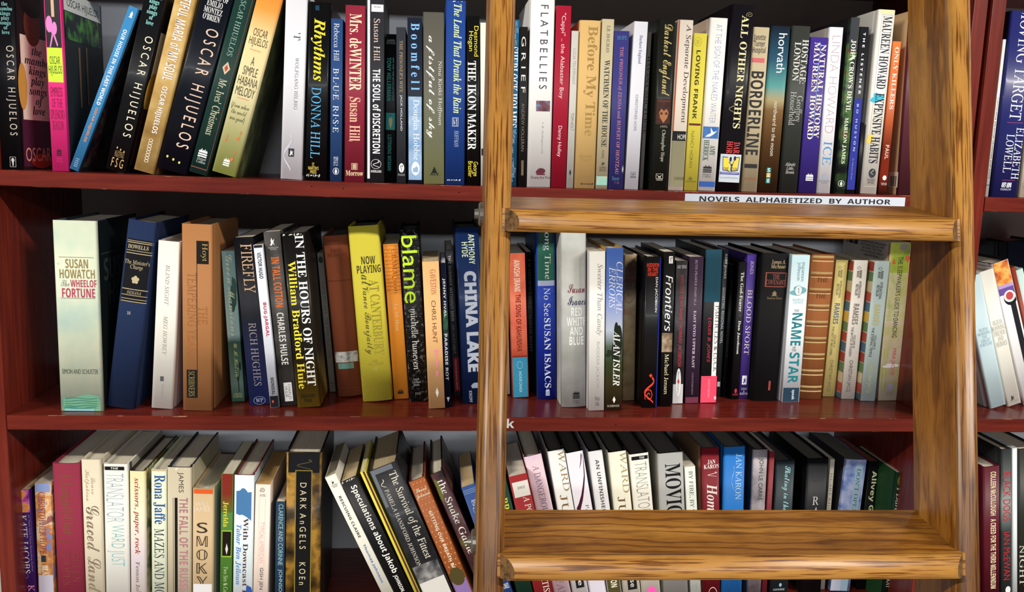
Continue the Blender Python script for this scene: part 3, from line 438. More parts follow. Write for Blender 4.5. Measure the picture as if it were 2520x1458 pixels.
B(2, 'blue sky and dark landscape hardcover with white italic title', (1492, 1536, 611, 1489, 1531, 1012), ('g', [(0, '#3a2a1c'), (.15, '#4a4428'), (.3, '#3c4a2a'), (.4, '#5a6a5a'), (.5, '#b9c2d2'), (.62, '#8f9cc8'), (.75, '#5a76bc'), (1, '#3f5fa8')]), [
  ('s', 'blot', '#1d241a', 790, 900, .35, 1), ('s', 'blot', '#232c1c', 860, 880, 0, .4), ('t', 'CLERICAL\nERRORS', 'I', '#dde4f6', 645, 772, .16, .96), ('a', 'ALAN ISLER', 'K', '#e9e9e4', 815, 950, .44, .84), ('s', 'leaf', '#efe9dc', 976, 993, .42, .62), ('p-', 'SCRIBNER', 'R', '#cfc4b4', 997, 1002, .12, .84)], kind='h', sl='#b58a44', be='#b58a44')
B(2, 'old brown cloth book with faded red lettering and a red ring', (1537, 1572, 627, 1532, 1565, 987), ('n', 60, ['#8a7454', '#9c8664', '#aa9674']), [
  ('t-', 'fifty\nYANKEES\nand RED\nLEGENDS', 'B', '#8f4a34', 645, 695, .04, .82), ('s', 'thin_ring', '#93503a', 711, 746, .02, .78), ('x-', 'A\nAlma', 'R', '#4a4036', 718, 730, .2, .56), ('x-', 'BIES', 'R', '#93503a', 760, 775, .04, .6)], kind='h', gloss='m', be='#d5cbb5', D=.13)
B(2, 'black hardcover with small red capitals and a red doodle near its foot', (1586, 1628, 632, 1575, 1616, 1005), '#121112', [
  ('t-', 'HIDDEN\nIN THE\nHEART', 'G', '#d93e2c', 648, 680, .08, .84), ('a', 'DAN JACOBSON', 'S', '#efefec', 683, 769, .62, .8), ('s', 'swash', '#d93e2c', 930, 992, .1, .8), ('s', 'swirl', '#d93e2c', 955, 992, .15, .75), ('s', 'diamond', '#d93e2c', 920, 930, .42, .64), ('b', '#1f2c9a', 636, 1003, .9, 1)], kind='h', gloss='s')
B(2, 'black book with brushy white title and a sepia portrait band', (1634, 1661, 620, 1622, 1652, 1002), '#131213', [
  ('s', 'rect', '#e9e9e6', 631, 649, .48, .82), ('s', 'tree', '#131213', 633, 648, .52, .78), ('t', 'Frontiers', 'J', '#f0f0ee', 678, 816, .24, .86), ('b', ('n', 60, ['#4a3a2c', '#8a745c', '#c4b49c']), 820, 867, 0, 1), ('a', 'Michael Jensen', 'R', '#dcd6b2', 872, 971, .34, .72)], gloss='s')
B(2, 'dark grey patterned paperback with red lettering and a white foot', (1664, 1693, 642, 1653, 1681, 995), ('n', 30, ['#252427', '#39373b', '#524f52']), [
  ('k', '#c9c7c9', 946, 995, 0, 1), ('x-', 'ON SALE\nFEB. 2016', 'S', '#e2e0e0', 653, 661, .1, .9), ('t', 'SHYLOCK IS MY NAME | HOWARD JACOBSON', 'J', '#d6404a', 676, 903, .34, .7), ('s', 'ell', '#eceae8', 907, 976, .3, .74), ('s', 'ell', '#d6404a', 935, 944, .42, .62), ('x', 'Hogarth   Shakespeare', 'C', '#5a5658', 914, 970, .42, .6)])
B(2, 'plum coloured paperback with small lilac capitals', (1696, 1733, 632, 1685, 1719, 994), '#362639', [
  ('a', 'RUTH PRAWER JHABVALA', 'R', '#b2a4b2', 640, 752, .42, .58), ('t', 'EAST INTO UPPER EAST', 'B', '#cabeca', 765, 906, .42, .6), ('p', 'COUNTERPOINT', 'R', '#8f7f90', 918, 972, .44, .56), ('b', '#6a2f42', 978, 994, 0, 1)])
B(2, 'book with teal top, black middle and hot pink foot', (1733, 1782, 614, 1722, 1763, 993), '#19191c', [
  ('b', '#1d4758', 612, 744, 0, 1), ('b', '#ecebe8', 744, 926, .62, 1), ('b', '#f04c68', 926, 993, 0, 1), ('a', 'LOUIS B. JONES', 'J', '#cf3a4e', 782, 892, .3, .5), ('t', 'PARTICLES & LUCK', 'R', '#3c3a3e', 752, 916, .7, .92), ('p', 'PANTHEON', 'S', '#f79aa8', 934, 978, .44, .56), ('s', 'rect', '#f9c2ca', 976, 984, .82, .94)], kind='h', be='#23282c')
B(2, 'slim dark grey paperback with white sans lettering, set back', (1781, 1797, 614, 1763, 1774, 976), '#393e41', [
  ('a', 'GERT JONKE', 'G', '#e2e4e4', 625, 686, .25, .8), ('t', 'GEOMETRIC REGIONAL NOVEL', 'G', '#d2d5d5', 708, 846, .25, .8), ('s', 'rect', '#dfe1e1', 940, 952, .2, .8)])
B(2, 'slim black book with barely visible lettering beside the dark grey one', (1799, 1812, 652, 1776, 1788, 978), '#121214', [('x', 'SELECTED STORIES', 'R', '#3c3c40', 690, 880, .3, .7)])
B(2, 'black paperback with uneven white lettering and a small red emblem', (1811, 1834, 645, 1788, 1815, 984), '#141316', [
  ('t', 'The God-Fearer', 'B', '#e6e4de', 670, 768, .36, .74), ('s', 'ell', '#b5403c', 775, 779, .5, .6), ('a', 'Dan Jacobson', 'B', '#e6e4de', 790, 872, .36, .7), ('s', 'ell', '#b5303c', 957, 968, .44, .76), ('p-', 'SCRIBNERS', 'S', '#a5353f', 969, 974, .2, .95)], kind='h')
B(2, 'purple violet paperback with pinkish white serif capitals', (1839, 1865, 626, 1818, 1841, 982), '#4c378c', [
  ('a', 'JONES', 'R', '#e0d2dc', 643, 675, .4, .74), ('t', 'BLOOD SPORT', 'R', '#e2d6da', 713, 874, .28, .8), ('s', 'rect', '#eceaf2', 925, 947, .26, .76), ('s', 'horse', '#4c378c', 928, 945, .34, .7), ('p-', 'LYONS\n&\nBURFORD', 'R', '#d9cfe2', 955, 972, .1, .95)])
B(2, 'thick black hardcover with a rounded red box around its title', (1874, 1945, 624, 1846, 1913, 988), '#0d0c0e', [
  ('a-', 'James A.\nMichener', 'R', '#ccb68c', 640, 661, .34, .9), ('s', 'frame', '#9c5048', 671, 707, .16, .96), ('t-', 'THE\nCOVENANT', 'R', '#b0625a', 676, 701, .2, .92), ('s', 'house', '#8c7a5c', 716, 729, .42, .66), ('p-', 'Random House', 'R', '#8c7a5c', 731, 737, .28, .84), ('s', 'rect', '#9c4038', 938, 961, .6, .68)], kind='h', cloth=1, round=.05)
B(2, 'very pale blue book with teal inky letters and a dark blue foot', (1947, 1996, 628, 1924, 1965, 991), ('g', [(0, '#dfe3ea'), (.5, '#e6eaee'), (1, '#bfdce4')]), [
  ('b', '#233e52', 955, 991, 0, 1), ('a', 'maureen\njohnson', 'R', '#5c7f8a', 645, 693, .3, .72), ('s', 'blot', '#7ab5c2', 704, 728, .02, .98), ('s', 'ell', '#e9eff2', 703, 728, .28, .7), ('s', 'thin_ring', '#2f7a88', 703, 728, .28, .7), ('x-', '1', 'R', '#2f6a78', 709, 722, .46, .54), ('x-', 'SHADES of\nLONDON', 'R', '#9cc0ca', 735, 748, .2, .82), ('t-', 'THE', 'R', '#5a5f66', 762, 768, .34, .62), ('t', 'NAME', 'G', '#1f7c84', 771, 851, .26, .82), ('t-', 'OF\nTHE', 'R', '#5a5f66', 853, 865, .36, .62), ('t', 'STAR', 'G', '#1f7c84', 868, 943, .26, .82), ('p', 'speak', 'G', '#e9eef2', 960, 984, .5, .7)])
B(2, 'striped brown and gold cloth volume with horizontal bands', (1997, 2061, 626, 1967, 2023, 984), '#94592f', [
  q for i in range(9) for q in (('b', '#b59a66', 630 + 40 * i, 635 + 40 * i, 0, 1), ('b', '#6a4424', 638 + 40 * i, 640 + 40 * i, 0, 1), ('b', '#c9ad78', 642 + 40 * i, 645 + 40 * i, 0, 1))] + [('t-', 'THE', 'R', '#7c4826', 684, 694, .3, .75), ('t-', 'THE', 'R', '#7c4826', 724, 734, .3, .75)], kind='h', cloth=1, round=.1)
def ramses(label, P, col, tcol, vol, title, y0, edges, tint):
    k = 40 if edges else 0
    L = []
    cs = ['#a8483c', '#6d8a5a', '#d9c9a0', '#c25a48', '#5a7a8f', '#e0b84e', '#6d8a5a', '#b5503f', '#55708a']
    for i in range(14 if edges else 0):
        ya = y0 + 4 + i * 25
        L += [('Lb', cs[i % 9], ya, ya + 23, 2, 18)]
    B(2, label, P, col, L + [('s', 'ring', '#3c3a34', y0 + 15, y0 + 22, .26, .5), ('p', 'WARNER\nBOOKS', 'G', '#6a6452', y0 + 24, y0 + 44, .26, .62), ('x', 'INTERNATIONAL\nBESTSELLER', 'S', '#4c4840', y0 + 52, y0 + 94, .26, .66),
      ('t', 'RAMSES', 'G', tcol, y0 + 107, y0 + 158, .24, .66), ('x', vol + ':\n' + title, 'S', '#5c5850', y0 + 164, y0 + 236, .24, .62), ('a', 'CHRISTIAN JACQ', 'S', tint, y0 + 246, y0 + 324, .26, .6)], sl='#cdbb8e', D=.11)
ramses('pale yellow paperback with a blue grey title, first of three matching spines', (2060, 2086, 640, 2022, 2056, 977), '#e6d486', '#5a6c94', 'VOLUME IV', 'THE LADY OF ABU SIMBEL', 640, 0, '#6a6448')
ramses('ivory paperback with checkered side, middle one of three matching spines', (2102, 2138, 641, 2071, 2102, 983), '#eee6da', '#8a8478', 'VOLUME III', 'THE BATTLE OF KADESH', 641, 1, '#6f6a60')
ramses('pale aqua paperback with checkered side, last of three matching spines', (2155, 2193, 643, 2118, 2155, 988), '#cde0da', '#e2d78c', 'VOLUME II', 'THE ETERNAL TEMPLE', 643, 1, '#d9d592')
B(2, 'lime green and cream paperback with vine pattern at the right end of the shelf', (2192, 2241, 597, 2156, 2210, 987), ('n', 22, ['#efdfc8', '#ead9bf', '#d6d08c', '#ecdcc4']), [
  ('b', ('n', 40, ['#a9c23e', '#bccb4e', '#9ab54a']), 597, 672, 0, 1), ('b', ('n', 40, ['#cfd27a', '#e2dcae', '#b5c66a']), 672, 790, 0, 1), ('s', 'ell', '#a39c94', 599, 618, .44, .84), ('s', 'mask', '#e0743a', 628, 646, .74, 1), ('s', 'tri', '#e0743a', 636, 650, .1, .3),
  ('s', 'tree', '#bcc45a', 850, 960, .02, .34), ('s', 'blot', '#ece6e6', 895, 906, .05, .95), ('t', "THE SLEEPWALKER'S GUIDE TO DANCING", 'S', '#3d413a', 632, 831, .42, .66), ('a', 'MIRA JACOB', 'S', '#dc5c48', 858, 923, .46, .7), ('s', 'house', '#9c96b8', 943, 960, .36, .74), ('p-', 'RANDOM\nHOUSE', 'R', '#a09a9c', 963, 973, .38, .74),
  ('Lb', '#b5512f', 600, 648, 3, 5), ('Lx', 'a longtime poet and essayist\nwho lives in the city with\nher family. This is her\nfirst novel and it won a\nprize for fiction', 'S', '#4a4644', 602, 645, 14, 95), ('Lb', '#17161a', 599, 618, 100, 128), ('Ls', 'ell', '#8a6a5c', 602, 617, 109, 119), ('Lb', '#8a3a30', 599, 618, 132, 135)], sl='#c4beb6', D=.15)

# next bookcase
B(2, 'pale blue hardcover leaning left, mostly behind the right ladder rail', (2374, 2410, 680, 2437, 2480, 1008), '#c9dfe4', [
  ('t-', 'OLIVIA\nMANNING\nTHE\nGREAT\nFORTUNE', 'R', '#869eb0', 808, 852, .14, .9), ('p-', 'HEINEMANN', 'R', '#9ab5c4', 989, 997, .14, .86)], kind='h', bay=1)
B(2, 'ivory hardcover leaning left beside the pale blue one', (2410, 2444, 666, 2480, 2516, 1003), '#e8e4d8', [
  ('t-', 'OLIVIA\nMANNING\nFRIENDS\nAND\nHEROES', 'R', '#8a877c', 788, 852, .06, .94), ('s', 'horse', '#3c3a34', 972, 986, .3, .6), ('b', '#8a877c', 987, 988.5, .2, .8)], kind='h', sr='#d2cfc4', bay=1)
B(2, 'leaning book with an orange painted face and a red round button', (2441, 2481, 644, 2522, 2562, 1000), '#e6e4e4', [
  ('b', ('n', 60, ['#b5502c', '#e0883e', '#f0b85e', '#c4603c']), 640, 700, 0, 1), ('b', '#b59ad0', 700, 708, 0, 1), ('b', '#6a4f9a', 708, 724, 0, 1), ('b', '#1c1c22', 735, 960, .55, 1), ('s', 'ell', '#15151a', 716, 752, .24, 1), ('s', 'ell', '#ece9e4', 716, 744, .26, .92), ('s', 'ell', '#c0484c', 720, 739, .38, .8)], kind='h', be='#17171a', bay=1)
B(2, 'thin rust red book leaning beside the orange painted face', (2489, 2499, 658, 2566, 2577, 995), '#8a3420', [], kind='h', bay=1)
B(2, 'pale mint hardcover at the right edge of the picture, middle shelf', (2507, 2543, 658, 2582, 2618, 992), '#c4dcd6', [], kind='h', bay=1)
B(2, 'black hardcover standing behind the leaning books of the next bookcase', (2432, 2472, 597, 2432, 2472, 960), '#121317', [], kind='h', y=.215, D=.055, bay=1)
B(2, 'dark blue black hardcover at the back beside the right picture edge', (2474, 2540, 592, 2474, 2540, 960), '#141824', [], kind='h', y=.215, D=.055, bay=1)
# ------------------------------------------------------------------ lower shelf
B(3, 'purple paperback with candy coloured top and cream capitals at the far left', (34, 78, 1206, 53, 95, 1458), '#39185a', [
  ('b', ('n', 70, ['#7a2468', '#cc62ac', '#e09a3a', '#a8324a']), 1200, 1262, 0, 1), ('a', 'KATE JACOBS', 'R', '#efe1da', 1268, 1412, .3, .7), ('x', '#1 New York Times Bestselling Author', 'S', '#a08ac0', 1268, 1408, .78, .9), ('t', 'KNIT TWO', 'R', '#e48aae', 1440, 1560, .5, .9), ('s', 'swash', '#6a4490', 1412, 1450, .1, .6)], pg='#cdb58c')
B(3, 'paperback with a hazy sunset street picture and red name', (79, 123, 1190, 95, 126, 1458), ('n', 55, ['#6f82b5', '#a86a4c', '#d08a4a', '#dcbf9a', '#8c5048']), [
  ('b', '#8fa0d0', 1186, 1212, 0, 1), ('a', 'CHRISTOPHER HOPE', 'R', '#8c3444', 1212, 1366, .2, .6), ('t', 'BLACK SWAN', 'B', '#efe6d6', 1392, 1472, .3, .65), ('b', '#c4bccb', 1416, 1600, 0, 1), ('s', 'rect', '#2c3440', 1368, 1384, .25, .55)])
B(3, 'raspberry red cloth hardcover with embossed gold lettering', (126, 197, 1142, 141, 209, 1458), '#8a2b40', [
  ('t', 'LLogarbOar', 'R', '#7a5030', 1168, 1318, .2, .74), ('s', 'dashes', '#7a5030', 1330, 1337, .2, .7), ('a', 'HELEN\nHOOPES', 'R', '#7c3a34', 1354, 1440, .24, .86)], kind='h', cloth=1, round=.05)
B(3, 'cream hardcover with elegant brown script running down', (198, 248, 1132, 209, 259, 1458), '#d8cdb4', [
  ('a', 'Laura\nKalpakian', 'C', '#b3a488', 1157, 1234, .12, .7), ('t', 'Graced Land', 'C', '#857360', 1246, 1460, .18, .86)], kind='h')
B(3, 'white hardcover with a black band at its head and aqua name', (252, 314, 1143, 260, 317, 1458), '#e5e3da', [
  ('b', '#16161a', 1149, 1158, .02, .86), ('t-', 'THE', 'G', '#e5e3da', 1151, 1156, .3, .6), ('t', 'TRANSLATOR', 'T', '#9fb0b8', 1166, 1286, .1, .82), ('a', 'WARD JUST', 'T', '#74b8be', 1293, 1394, .1, .82),
  ('Rb', '#4a4a4a', 1140, 1250, 10, 16), ('Rb', '#c9c7c0', 1240, 1500, 6, 40), ('Rb', '#5a5854', 1270, 1420, 20, 70)], kind='h', sr='#b9b4a4')
B(3, 'cream hardcover with dark red italic words running down', (318, 357, 1160, 320, 361, 1458), ('g', [(0, '#e6dccb'), (.45, '#e0d3d8'), (.7, '#e6dcc4'), (1, '#e4d8a4')]), [
  ('t', 'scissors, paper, rock', 'K', '#a03a3c', 1177, 1365, .24, .66), ('a', 'Fenton Johnson', 'R', '#4c4038', 1384, 1500, .36, .62)], kind='h', sr=('n', 40, ['#cfc6a4', '#cfc6a4', '#4c6a3c', '#c8a050']))
B(3, 'pale green book with condensed blue name over dark capitals', (371, 410, 1157, 374, 410, 1458), '#dbe0c8', [
  ('b', '#c9ab7a', 1148, 1160, 0, 1), ('a', 'Rona Jaffe', 'B', '#2c5a9c', 1170, 1291, .14, .92), ('t', 'MAZES AND MONSTERS', 'R', '#2a2f36', 1302, 1545, .2, .84)], kind='h')
B(3, 'grey beige hardcover with dull pink capitals and a thick black line', (411, 474, 1151, 414, 472, 1458), '#c7bba0', [
  ('a', 'JAMES', 'S', '#4c4640', 1163, 1213, .42, .68), ('b', '#2c2826', 1226, 1600, .24, .255), ('b', '#191616', 1226, 1600, .31, .43), ('t', 'THE FALL OF THE RUSSIAN EMPIRE', 'G', '#b27c84', 1226, 1560, .5, .86), ('s', 'wear', '#efe9da', 1148, 1162, .1, .9)], kind='h', be='#23222c')
B(3, 'tan book with stacked outlined capitals and an orange strip at its head', (471, 526, 1204, 469, 525, 1458), '#cdb189', [
  ('b', '#e2602a', 1203, 1216, 0, 1), ('a-', 'WILL\nJAMES', 'S', '#ebe0cc', 1236, 1263, .06, .84), ('t|', 'SMOKY', 'D', '#3c342c', 1284, 1450, .2, .72), ('k', '#e2dfe0', 1438, 1520, 0, 1)], kind='h', sr='#dad6d4')
B(3, 'slim paperback with red top and green body, yellow lettering', (545, 575, 1167, 541, 570, 1458), '#4c7a30', [
  ('b', ('g', [(0, '#5c6a2a'), (.5, '#84301f'), (1, '#8a2a22')]), 1164, 1262, 0, 1), ('t', 'Jerrelda', 'B', '#e2d84a', 1235, 1298, .16, .62), ('s', 'frame', '#9cc23c', 1306, 1372, .1, .94), ('s', 'rect', '#1c140f', 1309, 1369, .16, .88), ('s', 'leaf', '#e2dccb', 1338, 1366, .4, .66), ('a', 'Two Sirs & Cox', 'R', '#c4dba4', 1395, 1462, .3, .66)])
B(3, 'pale blue hardcover with a torn blue band and dark title', (576, 627, 1170, 573, 621, 1458), '#dde8ea', [
  ('s', 'wave_top', '#4c7eb0', 1202, 1278, 0, 1), ('t', 'With Downcast Eyes', 'B', '#4c3842', 1276, 1500, .42, .74), ('a', 'Tahar Ben Jelloun', 'K', '#4c80c2', 1292, 1440, .12, .4), ('s', 'blot', '#2c4f9c', 1440, 1480, .6, 1)], kind='h', sr='#b9c4c8', be='#6a2a34')
B(3, 'pale pink paperback with a small spiral emblem at its head', (628, 666, 1193, 621, 660, 1458), '#ebd8cb', [
  ('s', 'swirl', '#3c3634', 1200, 1215, .3, .66), ('p-', 'PLUME\nFICTION', 'S', '#7c706a', 1217, 1223, .28, .7), ('b', '#dfc2bc', 1228, 1600, .28, .29), ('b', '#dfc2bc', 1228, 1600, .68, .69), ('t', 'TYPICAL AMERICAN', 'S', '#e2b4b2', 1285, 1386, .36, .64), ('a', 'GISH JEN', 'S', '#4c4644', 1398, 1452, .36, .64)], pg='#c49a5c')
B(3, 'dark teal paperback with light blue condensed capitals, set lower', (679, 702, 1235, 675, 700, 1458), '#20364a', [
  ('t', 'CLARENCE AND CORINNE', 'S', '#93b9c2', 1242, 1392, .3, .8), ('a', 'JOHNSON', 'S', '#93b9c2', 1402, 1468, .3, .8)])
B(3, 'large dark hardcover with a gilded painting and black title panel', (704, 793, 1114, 703, 785, 1458), ('n', 26, ['#14110d', '#3c2c16', '#6f5322', '#a47a2e', '#2a2016']), [
  ('b', '#15161a', 1110, 1164, 0, 1), ('s', 'swash', '#4c4430', 1132, 1156, .28, .75), ('b', '#8c7a34', 1158, 1620, .26, .74), ('b', '#101012', 1160, 1620, .285, .715), ('t', 'D A R K  A n G E L S', 'S', '#cdc29c', 1189, 1352, .4, .58), ('a', 'K O E n', 'S', '#cdc29c', 1385, 1440, .4, .58)], kind='h', gloss='s', be='#131316', sr='#17140f')
B(3, 'thin white paperback leaning left with small black and blue lettering', (800, 827, 1171, 938, 971, 1458), '#e2dfd0', [
  ('s', 'horse', '#3c3a38', 1183, 1191, .3, .6), ('p-', 'SOUTHERN\nREADER', 'S', '#6a6864', 1192, 1199, .2, .8), ('t', 'RESCUING CLAIRE', 'G', '#35353a', 1221, 1323, .34, .58), ('a', 'Thomas Johnson', 'G', '#4a66a6', 1340, 1434, .34, .62)], pg='#b5a98c')
B(3, 'black leaning paperback with heavy white sans title', (837, 882, 1178, 972, 1018, 1458), '#101011', [
  ('t', 'Speculations about Jakob', 'G', '#efeee6', 1196, 1410, .3, .78), ('a', 'JOHNSON', 'G', '#efeee6', 1415, 1455, .34, .62), ('s', 'wear', '#c9c6bc', 1178, 1185, .02, .98)], pg='#cdb58a')
B(3, 'narrow leaning book with yellow and maroon spine', (884, 898, 1162, 1019, 1031, 1458), '#d5cb48', [('b', '#5c2a2e', 1160, 1700, .5, 1)], pg='#d9cfa8')
B(3, 'charcoal leaning hardcover with large cream title and a grey frame', (902, 975, 1150, 1031, 1113, 1458), ('n', 40, ['#1b1b1e', '#232326', '#2e2d30']), [
  ('b', '#6a6f76', 1148, 1162, 0, .8), ('b', '#6f747b', 1150, 1240, 0, .16), ('s', 'swash', '#e9e6dc', 1178, 1197, .2, .36), ('t', 'The Survival of the Fittest', 'R', '#e8e2ce', 1168, 1380, .52, .86), ('a', 'PAMELA HANSFORD JOHNSON', 'R', '#d6d2c4', 1202, 1392, .24, .38), ('b', ('n', 50, ['#232326', '#6a6a6a', '#a9a8a4']), 1388, 1440, 0, 1), ('b', '#d6d3cc', 1428, 1520, 0, 1), ('b', '#2a6ab8', 1470, 1600, .6, 1)], kind='h', gloss='s', pg='#b5a27c')
B(3, 'leaning rust orange book dotted with ochre spots', (1005, 1044, 1181, 1116, 1167, 1458), '#9c562c', [
  ('s', 'dots', '#d39658', 1184, 1410, .05, .95), ('a-', 'Shand\nJohnson', 'C', '#efe0c8', 1201, 1226, .08, .94), ('t', 'GETTING OUR BREATH BACK', 'G', '#ece2d0', 1258, 1416, .42, .62), ('b', '#8a6ea6', 1428, 1700, 0, 1), ('s', 'ell', '#4f4422', 1398, 1440, .05, .95)], kind='h', be='#4a2026')
B(3, 'leaning dark mottled book with looping white title, against the left ladder rail', (1061, 1098, 1162, 1188, 1227, 1458), ('n', 28, ['#1c1416', '#3a2226', '#4f2e30', '#5c5a2c']), [
  ('s', 'blot', '#6a6a34', 1172, 1230, 0, .4), ('t', 'the Snake Game', 'R', '#eceae2', 1180, 1360, .3, .82)], kind='h', gloss='s', be='#26201e')
B(3, 'blue leaning paperback with white capitals, half behind the left ladder rail', (1127, 1168, 1197, 1222, 1258, 1458), '#2f4c86', [
  ('b', '#7f95bd', 1206, 1207.5, .05, 1), ('b', '#7f95bd', 1210, 1211.5, .05, 1), ('b', '#7f95bd', 1214, 1215.5, .05, 1), ('a-', 'OSCAR\nCASARES', 'S', '#e9ecf2', 1232, 1264, .3, 1), ('x-', 'FICTION', 'S', '#e9ecf2', 1290, 1300, .4, 1), ('t-', 'STORIES', 'S', '#e9ecf2', 1440, 1452, .3, .9)], pg='#cdb080')
B(3, 'dark green leaning book with yellow lettering behind the left ladder rail', (1193, 1237, 1150, 1267, 1311, 1458), '#173a2a', [('t', 'BRIDGE OF GOLD', 'B', '#e0dc3c', 1228, 1420, .3, .8)], kind='h')
B(3, 'dark red leaning book with a square white label near its head', (1250, 1296, 1170, 1314, 1360, 1458), '#96282a', [
  ('k', '#e2ddd4', 1186, 1223, .1, .96), ('a@-', 'JOYCE', 'B', '#3c3834', 1198, 1205, .34, .74), ('t', 'A PORTRAIT OF THE ARTIST\nAS A YOUNG MAN', 'R', '#efe4dc', 1224, 1470, .14, .86)], pg='#dcd2c0')
B(3, 'lilac pink leaning hardcover with thin grey capitals', (1290, 1335, 1121, 1363, 1408, 1458), ('n', 14, ['#dcc2d6', '#e2c6cc', '#d6bcd4']), [
  ('t', 'A DANGEROUS', 'R', '#7c6c82', 1146, 1270, .36, .72), ('a', 'FANCY', 'R', '#7c6c82', 1424, 1500, .3, .7)], kind='h', be='#3c2c24', y=.055)
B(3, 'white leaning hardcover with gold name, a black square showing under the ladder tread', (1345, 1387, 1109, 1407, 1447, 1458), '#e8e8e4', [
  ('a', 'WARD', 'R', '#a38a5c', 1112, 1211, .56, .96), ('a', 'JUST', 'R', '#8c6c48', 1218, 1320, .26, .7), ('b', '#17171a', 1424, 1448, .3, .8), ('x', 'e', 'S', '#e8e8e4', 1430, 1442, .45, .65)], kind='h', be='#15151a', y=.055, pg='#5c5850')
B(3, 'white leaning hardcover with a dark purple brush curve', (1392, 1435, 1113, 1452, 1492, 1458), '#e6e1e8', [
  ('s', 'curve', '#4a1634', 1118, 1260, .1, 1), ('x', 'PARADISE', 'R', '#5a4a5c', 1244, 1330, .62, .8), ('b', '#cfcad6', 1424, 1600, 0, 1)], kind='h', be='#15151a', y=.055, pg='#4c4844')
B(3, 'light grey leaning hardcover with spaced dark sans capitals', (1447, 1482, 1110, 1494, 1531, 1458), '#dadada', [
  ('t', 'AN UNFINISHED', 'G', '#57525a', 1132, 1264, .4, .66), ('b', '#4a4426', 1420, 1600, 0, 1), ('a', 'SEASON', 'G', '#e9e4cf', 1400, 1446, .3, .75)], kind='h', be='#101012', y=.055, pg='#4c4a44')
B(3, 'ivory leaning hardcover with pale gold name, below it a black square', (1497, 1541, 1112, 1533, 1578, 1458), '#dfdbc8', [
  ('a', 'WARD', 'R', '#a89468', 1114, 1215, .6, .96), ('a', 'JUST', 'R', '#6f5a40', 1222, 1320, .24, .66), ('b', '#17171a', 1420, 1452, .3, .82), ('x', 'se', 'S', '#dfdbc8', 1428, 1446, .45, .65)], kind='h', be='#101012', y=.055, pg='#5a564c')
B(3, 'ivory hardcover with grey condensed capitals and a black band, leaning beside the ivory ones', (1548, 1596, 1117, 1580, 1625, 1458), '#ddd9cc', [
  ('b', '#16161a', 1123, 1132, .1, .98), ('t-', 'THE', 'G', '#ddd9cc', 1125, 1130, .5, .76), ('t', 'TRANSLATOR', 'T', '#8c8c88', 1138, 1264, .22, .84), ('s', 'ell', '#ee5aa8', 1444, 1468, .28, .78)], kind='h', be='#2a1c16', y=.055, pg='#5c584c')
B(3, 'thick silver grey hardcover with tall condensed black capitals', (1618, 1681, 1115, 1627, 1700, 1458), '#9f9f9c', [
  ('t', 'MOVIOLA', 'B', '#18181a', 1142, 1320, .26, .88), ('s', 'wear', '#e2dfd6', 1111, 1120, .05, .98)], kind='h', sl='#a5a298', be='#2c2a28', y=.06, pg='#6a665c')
B(3, 'slim pale paperback with dark serif capitals beside the silver one', (1685, 1711, 1149, 1702, 1723, 1458), '#d3d8d0', [
  ('t', 'BY FIRE, BY WATER', 'R', '#4a4c48', 1160, 1310, .3, .72), ('s', 'frame', '#8a8c86', 1440, 1452, .2, .6)], y=.06)
B(3, 'deep red hardcover with white name and flowing title', (1726, 1771, 1103, 1729, 1774, 1458), '#741722', [
  ('a-', 'JAN\nKARON', 'B', '#efe4dc', 1132, 1154, .12, .98), ('s', 'swash', '#efe4dc', 1163, 1174, .3, .88), ('t', 'Home', 'K', '#efe4dc', 1192, 1272, .28, .84), ('s', 'thin_ring', '#efe4dc', 1446, 1486, .3, .82)], kind='h', sl='#8a6a50', be='#5c5048', y=.07, pg='#7c786c')
B(3, 'vivid blue hardcover with pale blue name and a curl', (1782, 1835, 1100, 1775, 1826, 1458), '#2373c2', [
  ('a', 'JAN KARON', 'R', '#b5d5ee', 1118, 1231, .56, .84), ('s', 'swash', '#8fc0e6', 1148, 1208, .36, .5), ('s', 'thin_ring', '#163f7c', 1440, 1480, .36, .86)], kind='h', be='#4c4c48', y=.07, pg='#6f6c62')
B(3, 'misty grey hardcover with dark spaced capitals', (1855, 1893, 1107, 1840, 1874, 1458), ('n', 16, ['#4a464a', '#6f696d', '#9c9498', '#b5aeb0']), [
  ('a', 'JOHN LE CARRÉ', 'S', '#3a363c', 1128, 1232, .36, .8)], kind='h', sl='#3c3a38', y=.08, pg='#6f6c62')
B(3, 'narrow crimson book between misty grey and dark slate books', (1894, 1907, 1112, 1874, 1887, 1458), '#7c2a32', [('x', 'THE HONOURABLE SPY', 'R', '#a5524a', 1135, 1240, .25, .75)], y=.08)
B(3, 'dark slate book with light blue handwritten title', (1909, 1958, 1135, 1892, 1940, 1458), '#27343a', [
  ('t', 'Skating in the Dark', 'C', '#a3d4dc', 1148, 1300, .36, .78), ('s', 'beads', '#3a464a', 1140, 1240, .02, .08), ('s', 'ell', '#8fb5bd', 1436, 1445, .5, .64), ('p-', 'RANDOM HOUSE', 'I', '#cfdadd', 1449, 1454, .2, .8)], kind='h', y=.1, pg='#5c5a52')
B(3, 'black hardcover with large stacked white letters', (1987, 2041, 1130, 1970, 2019, 1458), '#101114', [
  ('a-', 'LAUREN\nKATE', 'R', '#3f3f46', 1167, 1186, .14, .86), ('t|', 'RAPTURE', 'R', '#d2d2d4', 1221, 1400, .34, .62)], kind='h', y=.1, pg='#6a675c')
B(3, 'thin cream paperback right of the black stacked letter hardcover', (2044, 2055, 1131, 2019, 2030, 1450), '#cdc6b4', [('x', 'HEART KIDNAPPED', 'R', '#8a8478', 1165, 1320, .25, .75)], y=.112, D=.12)
